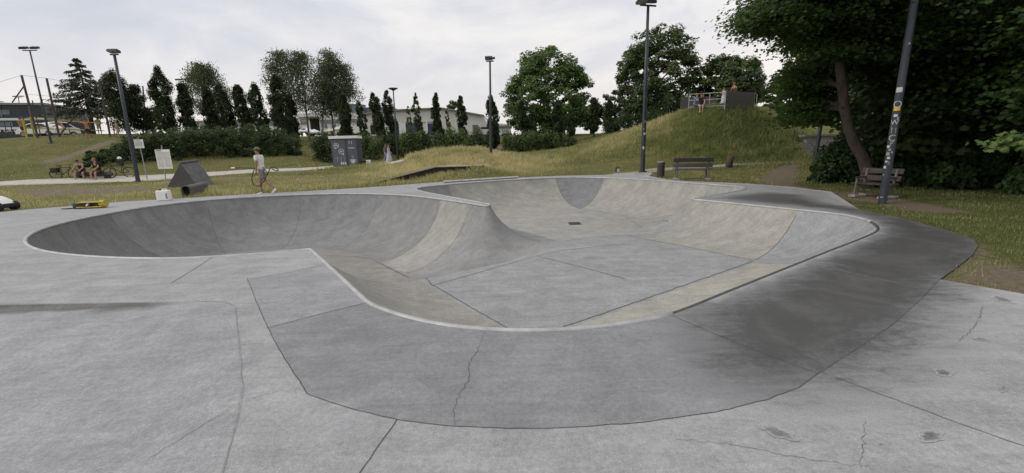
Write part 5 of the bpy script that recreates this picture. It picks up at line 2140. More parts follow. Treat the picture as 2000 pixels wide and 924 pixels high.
def facade(root, dep, px0, px1, py0, py1, name, mat, th, dy=0.0, bev=0):
    """upright slab covering a photo rectangle at a depth (local to root)"""
    a, b_ = D(px0, (py0 + py1) / 2, dep), D(px1, (py0 + py1) / 2, dep)
    zt = D((px0 + px1) / 2, py0, dep)[2]
    zb = D((px0 + px1) / 2, py1, dep)[2]
    o0 = np.array(root.location)
    c = (a + b_) / 2 - o0
    return MB().box((c[0], c[1] + th / 2 + dy, (zt + zb) / 2 - o0[2]), (b_[0] - a[0], th, zt - zb)).build(name, mat, root)


facade(root, 30.5, 1574, 1640, 266, 300, 'landing_wall', pm('pale_concrete', (.46, .45, .43), .9, var=.15, scale=2), .3)
facade(root, 30.4, 1570, 1642, 262.5, 266, 'wall_cap', M_CONC, .6, -.1)

# buildings -------------------------------------------------------------
M_DGLASS = pm('dark_glass', (.022, .030, .036), .15, var=.35, scale=.6)
M_BWHITE = pm('render_white', (.76, .76, .74), .8, var=.05, scale=.4)
M_CREAM = pm('hall_cladding', (.68, .665, .62), .75, var=.05, scale=.5)
M_GREYB = pm('grey_band', (.22, .22, .235), .7, var=.1)
M_BLUED = pm('blue_door', (.055, .062, .13), .5, var=.12)
M_ROOFE = pm('roof_edge', (.24, .24, .235), .6)
M_BGLASS = pm('blue_glass', (.13, .17, .20), .15, var=.3, scale=.8)


# glass building at the left; it recedes to the right
BD = 58
c0 = GD(100, BD)
root = thing('glass_building', 'two storey dark glass building with white floor bands behind the volleyball court', 'building', c0)
zt, zb = D(97, 203, BD)[2] - c0[2], -.5
Ld = Vector((-26, -7.5, 0))
n_ = Vector((Ld.y, -Ld.x, 0)).normalized() * -9
if n_.y < 0:
    n_ = -n_


def gslab(z0, z1, off, th, name, mat, t0=0.0, t1=1.0):
    d = Ld.normalized()
    o_ = -n_.normalized() * off
    p, q = Ld * t0 + o_, Ld * t1 + o_
    nn_ = n_.normalized() * th
    vs = [p + UP * z0, q + UP * z0, q + nn_ + UP * z0, p + nn_ + UP * z0, p + UP * z1, q + UP * z1, q + nn_ + UP * z1, p + nn_ + UP * z1]
    return MB().add(vs, [(0, 1, 2, 3), (7, 6, 5, 4), (4, 5, 1, 0), (5, 6, 2, 1), (6, 7, 3, 2), (7, 4, 0, 3)]).build(name, mat, root)


gslab(zb, zt, 0, 9, 'wall', M_DGLASS)
gslab(zt - .15, zt + .12, .5, 10, 'roof', M_ROOFE, -.02, 1.02)
z1_, z2_ = D(97, 232.5, BD)[2] - c0[2], D(97, 250.5, BD)[2] - c0[2]
gslab(z1_ - .14, z1_ + .14, .25, .3, 'floor_band', M_BWHITE)
gslab(z2_ - .10, z2_ + .18, .25, .3, 'floor_band', M_BWHITE, .05, 1)
for k in range(9):
    gslab(z1_ + .3, zt - .3, .12, .1, 'mullion', M_GREYB, .05 + .11 * k, .055 + .11 * k)
    if k % 2:
        gslab(z2_ + .3, z1_ - .3, .06, .05, 'window', M_BGLASS, .02 + .11 * k, .09 + .11 * k)
        gslab(z1_ + .6, zt - .7, .06, .05, 'window', M_BGLASS, .02 + .11 * k, .09 + .11 * k)
dl = -Ld.normalized()
tc_ = D(4, 256, BD - 1.5) - c0
adv = 0.0
for ch in 'D GRILL':
    if ch != ' ':
        tb = MB()
        text_bm(ch, .62, tb, lambda co: Vector(tc_) + dl * (co.x + adv) + UP * co.y - n_.normalized() * .5)
        tb.build('letter', M_WHITE, root)
    adv += {'I': .27, ' ': .25}.get(ch, .44)

# long low white building far behind the columnar trees
root = thing('low_building', 'long low white building with a window strip far behind the columnar trees', 'building', GD(490, 95))
facade(root, 95, 385, 606, 236, 256, 'wall', M_BWHITE, 10)
facade(root, 95, 392, 600, 240, 246, 'window_strip', M_GREYB, .3, -.2)
facade(root, 95, 380, 612, 233, 236.5, 'roof', M_ROOFE, 11, -.5)

# terrace building
TB = 72
root = thing('cafe_building', 'white flat roofed cafe building with a dark recessed terrace and glass upper storey', 'building', GD(650, TB))
facade(root, TB, 624, 702, 221, 262, 'wall', M_BWHITE, 9)
facade(root, TB, 626, 702, 233, 240, 'grey_band', M_GREYB, .3, -.2)
for x0, x1 in ((628, 633), (635, 639), (648, 656)):
    facade(root, TB, x0, x1, 243, 250, 'window', M_BGLASS, .2, -.1)
facade(root, TB, 590, 624.5, 229, 262, 'recess_wall', pm('recess_dark', (.035, .028, .026), .8), 3, 3)
facade(root, TB, 583, 625, 222, 229, 'canopy', M_BWHITE, 6, -1)
facade(root, TB, 588, 590.5, 229, 262, 'column', M_BWHITE, .25, -.6)
cg = D(678, 224, TB + 3) - np.array(root.location)
mu = mpp(678, 224, TB + 3)
MB().lathe([(29 * mu, 0), (29 * mu, 17.5 * mu), (30 * mu, 18 * mu), (30 * mu, 19.5 * mu), (1, 20 * mu)], (cg[0], cg[1] + 2.0, cg[2]), 28).build('glass_rotunda', M_BGLASS, root)
facade(root, TB + 5, 700, 762, 211, 226, 'upper_storey', M_BGLASS, 4)
facade(root, TB + 5, 698, 764, 209.5, 212, 'roof', M_GREYB, 4.5, -.2)
rt = np.array(root.location)
for k in range(7):
    an = R(200 + k * 23)
    MB().tube([(cg[0] + 29.2 * mu * math.cos(an), cg[1] + 2 + 29.2 * mu * math.sin(an), cg[2]), (cg[0] + 29.2 * mu * math.cos(an), cg[1] + 2 + 29.2 * mu * math.sin(an), cg[2] + 18 * mu)], .05, 4).build('mullion', M_GREYB, root)

# hall with low gable
HD = 70
root = thing('hall_building', 'large cream hall with a shallow gable roof and dark blue doors', 'building', GD(850, HD))
rt = np.array(root.location)
gp = [(700, 225), (784, 216), (862, 212.5), (945, 227), (950, 240), (992, 242), (992, 266), (700, 266)]
poly = []
for a in gp:
    w3 = D(a[0], a[1], HD) - rt
    poly.append((w3[0], w3[2]))
MB().prism(poly, (1, 0, 0), (0, 0, 1), (0, 1, 0), (0, HD - rt[1], 0), 22).build('wall', M_CREAM, root)
rb = MB()
for i in range(3):
    p0, p1 = poly[i], poly[i + 1]
    d = np.array(p1) - np.array(p0)
    nn_ = np.array([-d[1], d[0]]) / np.linalg.norm(d)
    if nn_[1] < 0:
        nn_ = -nn_
    rb.prism([p0, p1, tuple(np.array(p1) + nn_ * .2), tuple(np.array(p0) + nn_ * .2)], (1, 0, 0), (0, 0, 1), (0, 1, 0), (0, HD - rt[1] - .5, 0), 23)
rb.build('roof', M_ROOFE, root)
for x0, x1, y0, y1, mt_ in ((793, 820, 241, 261, M_BLUED), (836, 860, 241, 261, M_BLUED), (724, 742, 245, 262, M_BLACK), (767, 781, 241, 261, M_BLUED)):
    d_ = facade(root, HD, x0, x1, y0, y1, 'door', mt_, .25, -.12)
facade(root, HD, 780, 793, 240, 262, 'door_pier', M_BWHITE, .3, -.2)
facade(root, HD, 833, 836, 238, 262, 'door_pier', M_BWHITE, .5, -.4)
facade(root, HD, 923, 933, 244, 256, 'window', M_BGLASS, .2, -.1)
facade(root, HD, 784, 862, 238.3, 239.3, 'trim_line', M_ROOFE, .2, -.1)
root = thing('shed', 'low white shed at the right end of the hall beside the slender floodlight', 'building', GD(985, 66))
facade(root, 66, 968, 998, 248, 264, 'wall', M_BWHITE, 6)
facade(root, 66, 964, 1000, 245, 248.5, 'roof', M_GREYB, 6.5, -.3)
root = thing('carport', 'small open carport with a dark roof right of the hall window', 'carport', GD(950, 66))
facade(root, 66, 940, 962, 248, 251, 'roof', M_BLACK, 3, -.3)
facade(root, 66, 941, 942, 251, 262, 'post', M_STEEL, .1, -.2)
facade(root, 66, 960, 961, 251, 262, 'post', M_STEEL, .1, -.2)

# cafe parasols
M_CANV = pm('canvas_cream', (.62, .58, .46), .8, var=.08, scale=2)


def parasol(label, px, w_, py0, py1, dep, mat, blue=False):
    b_ = GD(px, dep)
    m_ = mpp(px, py0, dep)
    zt, ze, zl = D(px, py0, dep)[2] - b_[2], D(px, py1, dep)[2] - b_[2], 0
    t_ = thing('parasol', label, 'parasol', b_, 0, 'cafe parasols')
    r_ = w_ * m_ / 2
    cn = MB()
    n = 8
    vs = [(0, 0, zt)] + [(r_ * math.cos(2 * PI * k / n + .39), r_ * math.sin(2 * PI * k / n + .39), ze) for k in range(n)]
    vs += [(v_[0], v_[1], v_[2] - .18) for v_ in vs[1:]]
    cn.add(vs, [(0, 1 + k, 1 + (k + 1) % n) for k in range(n)] + [(1 + k, 9 + k, 9 + (k + 1) % n, 1 + (k + 1) % n) for k in range(n)])
    cn.build('canopy', mat, t_)
    MB().tube([(0, 0, -.2), (0, 0, zt)], .035, 6).build('pole', M_WOODG, t_)
    if blue:
        bb = MB()
        a0_, a1_ = vs[6], vs[7]
        top_ = np.array(vs[0])
        q = [top_ * .7 + np.array(a0_) * .3, top_ * .7 + np.array(a1_) * .3, top_ * .25 + np.array(a1_) * .75, top_ * .25 + np.array(a0_) * .75]
        bb.add([tuple(x + np.array([0, -.03, .03])) for x in q], [(0, 3, 2, 1)])
        bb.build('blue_panel', pm('canvas_blue', (.05, .06, .16), .8), t_)
    return t_


parasol('white parasol with a blue panel in front of the dark cafe terrace', 599, 32, 249, 256, 60, M_WHITE, True)
parasol('plain white parasol tucked right behind the blue panelled one', 615, 24, 252, 258, 60, M_WHITE)
parasol('large cream parasol in front of the cafe wall left of the dark columnar tree', 664, 30, 246, 253, 60, M_CANV)
parasol('small cream parasol left of the large cream one', 645, 18, 251, 256, 60, M_CANV)

# parked cars on the plateau


def car(label, b_, L, H_, mat, yaw):
    t_ = thing('parked_car', label, 'car', b_, yaw, 'cars parked by the glass building')
    prof = [(-.5, .18), (-.5, .42), (-.42, .55), (-.30, .60), (-.18, .92), (.0, 1.0), (.22, .96), (.40, .62), (.49, .55), (.5, .2)]
    MB().prism([(p[0] * L, p[1] * H_) for p in prof], (1, 0, 0), (0, 0, 1), (0, 1, 0), (0, -.85, 0), 1.7).build('body', mat, t_, bevel=.06)
    for y in (-.86, .85):
        MB().prism([(-.26 * L, .63 * H_), (-.16 * L, .88 * H_), (.02 * L, .93 * H_), (.2 * L, .9 * H_), (.34 * L, .63 * H_)], (1, 0, 0), (0, 0, 1), (0, 1, 0), (0, y, 0), .01).build('window', M_DGLASS, t_)
    for x in (-.3, .31):
        for y in (-.80, .80):
            w_ = MB().tube([(x * L, y - .1, .3), (x * L, y + .1, .3)], .31, 16).build('wheel', M_RUBBER, t_)
            MB().tube([(x * L, y - .11, .3), (x * L, y + .11, .3)], .18, 10).build('rim', M_STEEL, w_)
    MB().box((-.5 * L, -.5, .48 * H_), (.05, .3, .12)).build('headlight', M_GLASS, t_)
    MB().box((-.5 * L, .5, .48 * H_), (.05, .3, .12)).build('headlight', M_GLASS, t_)
    return t_


def plateau(px, py, dep):
    return GD(px, dep)


car('white car parked behind the court, in front of the glass building corner', GD(86, 50), 4.2, 1.5, M_WHITE, .1)
car('white van like car right of the glass building, nearest to the court posts', GD(111, 52), 4.0, 1.75, M_WHITE, 1.2)

# volleyball court ------------------------------------------------------
VD = 41.0


def wp(px, py, dep=VD):
    return D(px, py, dep)


root = thing('ball_fence', 'tall brown steel ball fence posts with braces round the volleyball court', 'ball fence', GD(80, VD))
rt = np.array(root.location)
lv = lambda p: tuple(np.array(p) - rt)
for x0, y0, x1, y1, r_, dd in [(74, 270, 42, 147, .085, 40), (116, 268, 91, 153, .085, 41), (215, 266, 194, 156, .085, 42), (80, 268, 63, 196, .05, 46), (138, 266, 124, 200, .05, 50), (166, 266, 157, 218, .05, 52), (172, 266, 160, 206, .05, 52), (188, 266, 176, 205, .05, 50), (119, 266, 108, 220, .04, 54), (225, 266, 212, 212, .05, 50), (14, 269, 8, 236, .04, 48), (27, 269, 20, 240, .04, 48), (286, 262, 279, 168, .07, 50)]:
    a, c = D(x0, y0, dd), D(x1, y1, dd)
    a[2] = h1(a[0], a[1]) - .2
    MB().tube([lv(a), lv(c)], r_, 6).build('post', M_POLER, root)
for x0, y0, x1, y1, dd in [(24, 200, 47, 168, 40), (116, 266, 160, 208, 41.5), (162, 206, 194, 160, 42)]:
    MB().tube([lv(D(x0, y0, dd)), lv(D(x1, y1, dd))], .05, 6).build('brace', M_POLER, root)
for pts in [[(-40, 172), (0, 160), (42, 147)], [(52, 184), (97, 188)], [(42, 147), (66, 150), (91, 153)], [(91, 153), (120, 158), (150, 160), (194, 156)], [(-40, 205), (40, 203), (100, 208)], [(194, 156), (235, 166), (279, 170)]]:
    MB().tube([lv(D(x, y, 41)) for x, y in pts], .012, 4).build('wire', M_POLER, root)
root = thing('volleyball_net', 'beach volleyball net with yellow tapes between yellow padded posts', 'volleyball net', GD(130, 42))
rt = np.array(root.location)
for x0, y0, x1, y1, dd, r_ in [(53, 270, 44, 230, 40, .085), (215, 267, 211, 238, 45, .08), (63, 250, 59, 228, 47, .07)]:
    a = D(x0, y0, dd)
    a[2] = h1(a[0], a[1]) - .2
    c = D(x1, y1, dd)
    MB().tube([lv(a), lv(c)], r_, 10).build('post', M_YEL, root)
    if x0 == 53:
        MB().tube([lv(D(44.5, 232, dd)), lv(D(43.5, 227, dd))], r_ * 1.05, 10).build('post_cap', pm('blue_pad', (.06, .09, .25), .6), root)
T0, T1_, B0, B1_ = D(45, 231.5, 40), D(200, 241, 44.8), D(48, 250, 40), D(202, 255.5, 44.8)
for a, c, nm in ((T0, T1_, 'top_tape'), (B0, B1_, 'bottom_tape')):
    MB().tube([lv(a), lv(c)], .045, 4).build(nm, M_YEL, root)
nb_ = MB()
for k in range(31):
    t = k / 30
    nb_.tube([lv(T0 + (T1_ - T0) * t), lv(B0 + (B1_ - B0) * t)], .005, 3)
nb_.build('net_mesh', M_STG, root).data.materials[0] = M_STG
root = thing('volleyball_net', 'second volleyball net with a pale tape further back on the court', 'volleyball net', GD(130, 47))
rt = np.array(root.location)
for a, c, nm in ((D(60, 229, 47), D(205, 240, 49), 'top_tape'), (D(60, 247, 47), D(205, 256, 49), 'bottom_tape')):
    MB().tube([lv(a), lv(c)], .03, 4).build(nm, pm('tape_pale', (.5, .45, .25), .7), root)
# ------------------------------------------------------------------ people
SKIN = pm('skin', (.42, .25, .175), .55, var=.08, scale=8)
SKIND = pm('skin_tanned', (.30, .17, .115), .55, var=.08, scale=8)
CL = {}


def cloth(name, c):
    return pm('cloth_' + name, c, .85, var=.15, scale=14)


def skin_mesh(name, verts, edges, radii, mat, parent, root_i=0, sub=2):
    me = bpy.data.meshes.new(name)
    me.from_pydata([tuple(v) for v in verts], edges, [])
    me.materials.append(mat)
    o = bpy.data.objects.new(name, me)
    COL.objects.link(o)
    o.parent = parent
    o.modifiers.new('skin', 'SKIN')
    if not me.skin_vertices:
        pass
    for i, r_ in enumerate(radii):
        sv = me.skin_vertices[0].data[i]
        sv.radius = (r_, r_) if not hasattr(r_, '__len__') else r_
        sv.use_root = (i == root_i)
    ss = o.modifiers.new('sub', 'SUBSURF')
    ss.levels = sub
    ss.render_levels = sub
    o.modifiers['skin'].use_smooth_shade = True
    # keep the result as a plain mesh
    bpy.context.view_layer.update()
    m2 = bpy.data.meshes.new_from_object(o.evaluated_get(bpy.context.evaluated_depsgraph_get()))
    o.modifiers.clear()
    o.data = m2
    m2.name = name
    m2.polygons.foreach_set('use_smooth', [True] * len(m2.polygons))
    bpy.data.meshes.remove(me)
    return o


def V_(*a):
    return np.array(a, float)


def person(label, loc, yaw, h=1.75, hip=(0, 0), knee=(0, 0), sh=(0, 0), abd=(.12, .12), elb=(.15, .15), lean=0.0, headdown=0.0, pelvis_z=None, skin=None, female=False,
           shirt=None, sleeve=.55, shorts=None, leglen=.8, dress=None, hair=(.05, .03, .02), hairlong=False, cap=None, shoe=None, spread=.0, fingers=True, group=None, crop=1.0):
    """figure facing local -Y; angles in radians, positive swings forward"""
    root = thing('person', label, 'person', loc, yaw, group)
    s = h / 1.75
    sk = skin or SKIN
    pz = (.93 if pelvis_z is None else pelvis_z / s) * s
    pel = V_(0, 0, pz)
    up = V_(0, -math.sin(lean), math.cos(lean))
    fw = V_(0, -math.cos(lean), -math.sin(lean))
    spine, chest, neck = pel + up * .17 * s, pel + up * .40 * s, pel + up * .545 * s
    hu = V_(0, -math.sin(lean * .4 + headdown), math.cos(lean * .4 + headdown))
    hf = V_(0, -math.cos(lean * .4 + headdown), -math.sin(lean * .4 + headdown))
    jaw = neck + hu * .075 * s + hf * .025 * s
    head = neck + hu * .165 * s + hf * .02 * s
    crown = neck + hu * .235 * s + hf * .005 * s
    nose = head + hf * .105 * s - hu * .015 * s
    vs, ed, ra = [pel, spine, chest, neck, jaw, head, crown], [(0, 1), (1, 2), (2, 3), (3, 4), (4, 5), (5, 6)], [(.155 * s, .105 * s), (.135 * s, .095 * s), (.165 * s, .105 * s), .055 * s, .062 * s, .092 * s, .062 * s]
    if female:
        ra[1], ra[2] = (.115 * s, .085 * s), (.14 * s, .095 * s)

    def addv(p, r_, par):
        vs.append(p)
        ra.append(r_)
        ed.append((par, len(vs) - 1))
        return len(vs) - 1
    addv(nose, .016 * s, 5)
    legs, arms = [], []
    for k, sx in enumerate((-1, 1)):
        hj = pel + V_(sx * .095 * s, 0, -.06 * s)
        a, b_ = hip[k], hip[k] - knee[k]
        sp = sx * spread
        kd = V_(math.sin(sp) * max(.25, abs(math.sin(a))) if spread else 0, -math.sin(a), -math.cos(a))
        kd /= np.linalg.norm(kd)
        kn = hj + kd * .43 * s
        sd = V_(0, -math.sin(b_), -math.cos(b_))
        an = kn + sd * .42 * s
        foot_f = V_(0, -1, 0) if pelvis_z is not None or abs(b_) < .35 else V_(0, -math.cos(b_), math.sin(b_) * 1.0)
        if b_ < -.35:
            foot_f = V_(0, -math.cos(b_ * .8), -math.sin(-b_ * .8))
        hl = an + V_(0, .02, -.045) * s
        te = an + foot_f * .16 * s + V_(0, 0, -.055 * s)
        i1 = addv(hj, .088 * s, 0)
        i1b = addv((hj + kn) / 2, .078 * s, i1)
        i2 = addv(kn, .056 * s, i1b)
        i2b = addv(kn + sd * .13 * s, .056 * s, i2)
        i3 = addv(an, .037 * s, i2b)
        i4 = addv(te, .032 * s, i3)
        legs.append((hj, kn, an, te, sd))
        sj = chest + up * .095 * s + V_(sx * (.165 if female else .19) * s, 0, 0)
        a, ab = sh[k], abd[k]
        ud = V_(sx * math.sin(ab), -math.sin(a) * math.cos(ab), -math.cos(a) * math.cos(ab))
        el = sj + ud * .285 * s
        f_ = a + elb[k]
        inw = .0 if elb[k] < .5 else -.25
        fd = V_(sx * (math.sin(ab) * .6 + inw), -math.sin(f_), -math.cos(f_))
        fd /= np.linalg.norm(fd)
        wr = el + fd * .25 * s
        j0 = addv(sj, .062 * s, 2)
        j1 = addv((sj + el) / 2, .048 * s, j0)
        j2 = addv(el, .039 * s, j1)
        j2b = addv(el + fd * .09 * s, .038 * s, j2)
        j3 = addv(wr, .027 * s, j2b)
        palm = wr + fd * .075 * s
        j4 = addv(palm, (.036 * s, .018 * s), j3)
        if fingers:
            sidev = np.cross(fd, V_(sx, 0, .01))
            sidev /= np.linalg.norm(sidev)
            inn_ = V_(-sx, 0, 0)
            for q_, (o_, ln_) in enumerate(((-.03, .075), (-.01, .085), (.011, .08), (.03, .062))):
                a1 = addv(palm + sidev * o_ * s + fd * (.018 + ln_ * .5) * s, .0095 * s, j4)
                addv(palm + sidev * o_ * s + fd * (.018 + ln_ * .85) * s + inn_ * ln_ * .45 * s, .008 * s, a1)
            a1 = addv(wr + fd * .05 * s - sidev * .042 * s, .0105 * s, j3)
            addv(wr + fd * .085 * s - sidev * .055 * s + inn_ * .012 * s, .009 * s, a1)
        arms.append((sj, el, wr, palm))
    skin_mesh('body', vs, ed, ra, sk, root)
    for sx in (-1, 1):
        ey = MB().ball((0, 0, 0), .011 * s, 8)
        p = head + hf * .083 * s + V_(sx * .033 * s, 0, 0) + hu * .012 * s
        ey.build('eye', M_INK, root, True, loc=tuple(p))
        MB().ball((0, 0, 0), .026 * s, 8, squash=(.4, .7, 1.2)).build('ear', sk, root, True, loc=tuple(head + V_(sx * .088 * s, 0, 0)))
    mo = MB().box(tuple(head + hf * .088 * s - hu * .052 * s), (.045 * s, .008 * s, .010 * s))
    mo.build('mouth', pm('lips', (.25, .09, .07), .5), root)
    ct = tuple(head + hu * .03 * s - hf * .012 * s)
    if hair:
        hm = pm('hair_%d' % int(hair[0] * 1000), hair, .6, var=.35, scale=30)
        hb = MB().ball((0, 0, 0), .106 * s, 14, zmin=-.12, squash=(.93, 1.05, 1.02))
        o_ = hb.build('hair', hm, root, True, loc=ct)
        o_.rotation_euler = (R(-22) + lean * .4 + headdown, 0, 0)
        if hairlong:
            q0 = head - hf * .06 * s + hu * .03 * s
            MB().tube([q0, q0 - hf * .05 * s - hu * .1 * s, q0 - hf * .04 * s - hu * .24 * s], [.075 * s, .07 * s, .03 * s], 8).build('hair', hm, root, True)
    if cap:
        cm = cloth('cap%d' % int(cap[0] * 1000), cap)
        hb = MB().ball((0, 0, 0), .113 * s, 14, zmin=.05, squash=(.95, 1.06, .95))
        o_ = hb.build('cap', cm, root, True, loc=ct)
        bm_ = MB().box((0, -.155 * s, .006), (.15 * s, .13 * s, .012 * s), 0, .12)
        b2 = bm_.build('brim', cm, o_, bevel=.004)
    if shirt:
        m_ = cloth('s%d%d' % (int(shirt[0] * 1000), int(shirt[2] * 1000)), shirt)
        g_ = .018 * s
        hem = pel + up * (-.06 if sleeve >= 0 else .0) * s
        v2, e2, r2 = [hem, pel + up * .10 * s, spine + up * .06 * s, chest, chest + up * .09 * s, neck - up * .03 * s], [(0, 1), (1, 2), (2, 3), (3, 4), (4, 5)], [(.165 * s + g_, .115 * s + g_), (.152 * s + g_, .11 * s + g_), (.148 * s + g_, .10 * s + g_), (.165 * s + g_, .108 * s + g_), (.14 * s + g_, .085 * s + g_), (.068 * s, .062 * s)]
        if female:
            r2 = [(a * .88, b_ * .92) for a, b_ in r2]
        if sleeve > 0:
            for sj, el, wr, palm in arms:
                v2.append(sj)
                r2.append(.072 * s)
                e2.append((3, len(v2) - 1))
                v2.append(sj + (el - sj) * sleeve)
                r2.append(.066 * s)
                e2.append((len(v2) - 2, len(v2) - 1))
                if sleeve >= .95:
                    v2.append(wr)
                    r2.append(.045 * s)
                    e2.append((len(v2) - 2, len(v2) - 1))
        skin_mesh('shirt', v2, e2, r2, m_, root)
    if shorts:
        m_ = cloth('p%d%d' % (int(shorts[0] * 1000), int(shorts[2] * 1000)), shorts)
        v2, e2, r2 = [pel + up * .08 * s, pel + up * -.01 * s], [(0, 1)], [(.158 * s, .115 * s), (.172 * s, .128 * s)]
        for hj, kn, an, te, sd in legs:
            v2.append(hj)
            r2.append(.105 * s)
            e2.append((1, len(v2) - 1))
            if leglen <= 1:
                v2.append(hj + (kn - hj) * leglen)
                r2.append(.092 * s)
                e2.append((len(v2) - 2, len(v2) - 1))
            else:
                for p, r_ in ((kn, .072), (kn + (an - kn) * (leglen - 1), .058)):
                    v2.append(p)
                    r2.append(r_ * s)
                    e2.append((len(v2) - 2, len(v2) - 1))
        skin_mesh('trousers' if leglen > 1 else 'shorts', v2, e2, r2, m_, root)
    if dress:
        m_ = cloth('d%d' % int(dress[0] * 1000), dress)
        mb = MB()
        k0 = (legs[0][2] + legs[1][2]) / 2
        prof, n = [], 16
        rings_ = [(k0 + V_(0, 0, .04), .30, .30), ((legs[0][1] + legs[1][1]) / 2, .235, .25), (pel, .175, .135), (spine, .135, .105), (chest, .15, .115), (chest + up * .1 * s, .125, .085)]
        vs_ = []
        for c_, rx, ry in rings_:
            for k in range(n):
                a = 2 * PI * k / n
                w_ = 1 + (.07 * math.sin(a * 5) if rx > .2 else 0)
                vs_.append(c_ + V_(math.cos(a) * rx * s * w_, math.sin(a) * ry * s * w_, 0))
        fs = [(i * n + k, i * n + (k + 1) % n, (i + 1) * n + (k + 1) % n, (i + 1) * n + k) for i in range(len(rings_) - 1) for k in range(n)]
        mb.add(vs_, fs)
        mb.build('dress', m_, root, True)
    if shoe:
        m_ = cloth('f%d' % int(shoe[0] * 1000), shoe)
        for hj, kn, an, te, sd in legs:
            d = te - an
            v2 = [an - sd * .03 * s, an + sd * .035 * s + d * .05, an + d * .55 + sd * .02 * s, te + d * .1]
            skin_mesh('shoe', v2, [(0, 1), (1, 2), (2, 3)], [.045 * s, .05 * s, .046 * s, .036 * s], m_, root)
    return root, arms


# the man with the hose
mq = P(517, 378.5)
root, arms = person('man in white t-shirt, grey shorts and cap walking along the deck edge', mq, R(-90), 1.86, hip=(.34, -.42), knee=(.28, .38), sh=(.12, -.05), elb=(.35, .25), abd=(.10, .10), lean=.05, skin=SKIND,
                    shirt=(.70, .70, .69), sleeve=.62, shorts=(.20, .19, .18), leglen=.85, cap=(.14, .145, .12), shoe=(.70, .68, .64), pelvis_z=.99)
MD = mq[1]
ho = thing('garden_hose', 'dark green hose looped at the walking mans side', 'hose', mq)
hp = lambda px, py, d=0.0: D(px, py, MD + d) - mq
pts = [hp(459, 328, .15), hp(478, 328, .15), hp(496, 328.5, .15), hp(508, 332, .05), hp(520, 344, -.22), hp(508, 362, .0), hp(497, 362, .1), hp(492, 352, .12), hp(494, 338, .12), hp(500, 326, .1), hp(508, 322, .1), hp(521, 336, -.25), hp(522, 342, -.25), hp(528, 328, .0), hp(534, 326.5, .15), hp(543, 331, .2), hp(541, 334, .2), hp(530, 330, .2)]
C = [Vector(p) for p in pts]
sm = []
for i in range(len(C) - 1):
    p0, p1, p2, p3 = C[max(i - 1, 0)], C[i], C[i + 1], C[min(i + 2, len(C) - 1)]
    for j in range(6):
        t = j / 6
        sm.append(.5 * ((2 * p1) + (-p0 + p2) * t + (2 * p0 - 5 * p1 + 4 * p2 - p3) * t * t + (-p0 + 3 * p1 - 3 * p2 + p3) * t ** 3))
MB().tube(sm, .02, 8).build('hose', pm('hose_green', (.035, .055, .035), .5), ho, True)
MB().tube([sm[0], sm[0] + Vector((-.16, 0, 0))], .026, 8).build('nozzle', M_WHITE, ho)

# two bikers resting on a log by the path
SB = GD(182, 29.2)
t_ = thing('log_bench', 'low dark log bench at the foot of the bank where two people sit', 'bench', SB, .02)
MB().tube([(-1.15, .05, .28), (0, .03, .29), (1.25, .05, .27)], [.15, .16, .14], 10).build('log', M_WOODD, t_)
for x in (-.9, .95):
    MB().box((x, .05, .06), (.2, .34, .3)).build('support', M_WOODD, t_)
q1, q2 = SB + np.array([-.53, -.02, 0]), SB + np.array([.57, -.02, 0])
person('person in a dark tank top sitting with elbows on the knees, left on the log', q1, R(6), 1.78, hip=(1.45, 1.35), knee=(1.35, 1.45), sh=(.5, .5), elb=(.55, .55), abd=(.3, .3), lean=.42, headdown=.35, pelvis_z=.52, spread=.35,
       shirt=(.025, .025, .028), sleeve=-1, shorts=(.09, .05, .05), leglen=.9, hair=(.03, .025, .02), shoe=(.10, .11, .11), skin=SKIN)
person('person in a black t-shirt with ginger hair looking aside, right on the log', q2, R(-14), 1.78, hip=(1.42, 1.42), knee=(1.42, 1.42), sh=(.45, .35), elb=(.6, .7), abd=(.3, .3), lean=.25, headdown=.15, pelvis_z=.52, spread=.25,
       shirt=(.02, .02, .022), sleeve=.55, shorts=(.085, .04, .03), leglen=.9, hair=(.30, .13, .04), shoe=(.12, .12, .12), skin=SKIN)


def bicycle(label, loc, yaw, mat, accent, lean=0.0):
    t_ = thing('bicycle', label, 'bicycle', loc, yaw, 'bicycles by the log bench')
    r_ = .34
    for x in (-.52, .52):
        n = 20
        ring_ = [(x + r_ * math.cos(2 * PI * k / n), 0, r_ + r_ * math.sin(2 * PI * k / n)) for k in range(n + 1)]
        w_ = MB().tube(ring_, .028, 6, cap=False).build('wheel', M_RUBBER, t_)
        sp = MB()
        for k in range(8):
            a = PI * k / 8
            sp.tube([(x - r_ * math.cos(a), 0, r_ - r_ * math.sin(a)), (x + r_ * math.cos(a), 0, r_ + r_ * math.sin(a))], .004, 3)
        sp.build('spokes', M_STG, w_)
    f = MB()
    bb, st, hd, rx, fx = (-.08, 0, .32), (-.2, 0, .80), (.38, 0, .78), (-.52, 0, .34), (.52, 0, .34)
    for a, c in ((bb, st), (bb, hd), (st, hd), (bb, rx), (rx, st), (hd, fx)):
        f.tube([a, c], .02, 6)
    f.build('frame', mat, t_)
    MB().tube([hd, (.36, 0, .95), (.34, -.27, 1.0)], .014, 6).tube([(.36, 0, .95), (.34, .27, 1.0)], .014, 6).build('handlebar', M_BLACK, t_)
    MB().box((-.23, 0, .90), (.25, .13, .06)).tube([st, (-.23, 0, .88)], .014, 6).build('saddle', M_BLACK, t_, bevel=.015)
    if accent:
        MB().box((-.2, .0, 1.0), (.26, .22, .40)).build('bag', M_BLACK, t_, bevel=.06)
        MB().tube([(-.08, -.12, .75), (-.06, -.14, 1.1)], .035, 8).build('strap', M_WHITE, t_)
        MB().ball((-.15, -.02, 1.28), .13, 12, zmin=-.3).build('helmet', M_WHITE, t_, True)
    else:
        MB().box((-.50, 0, .62), (.42, .34, .34)).build('pannier', M_BLACK, t_, bevel=.05)
    return t_


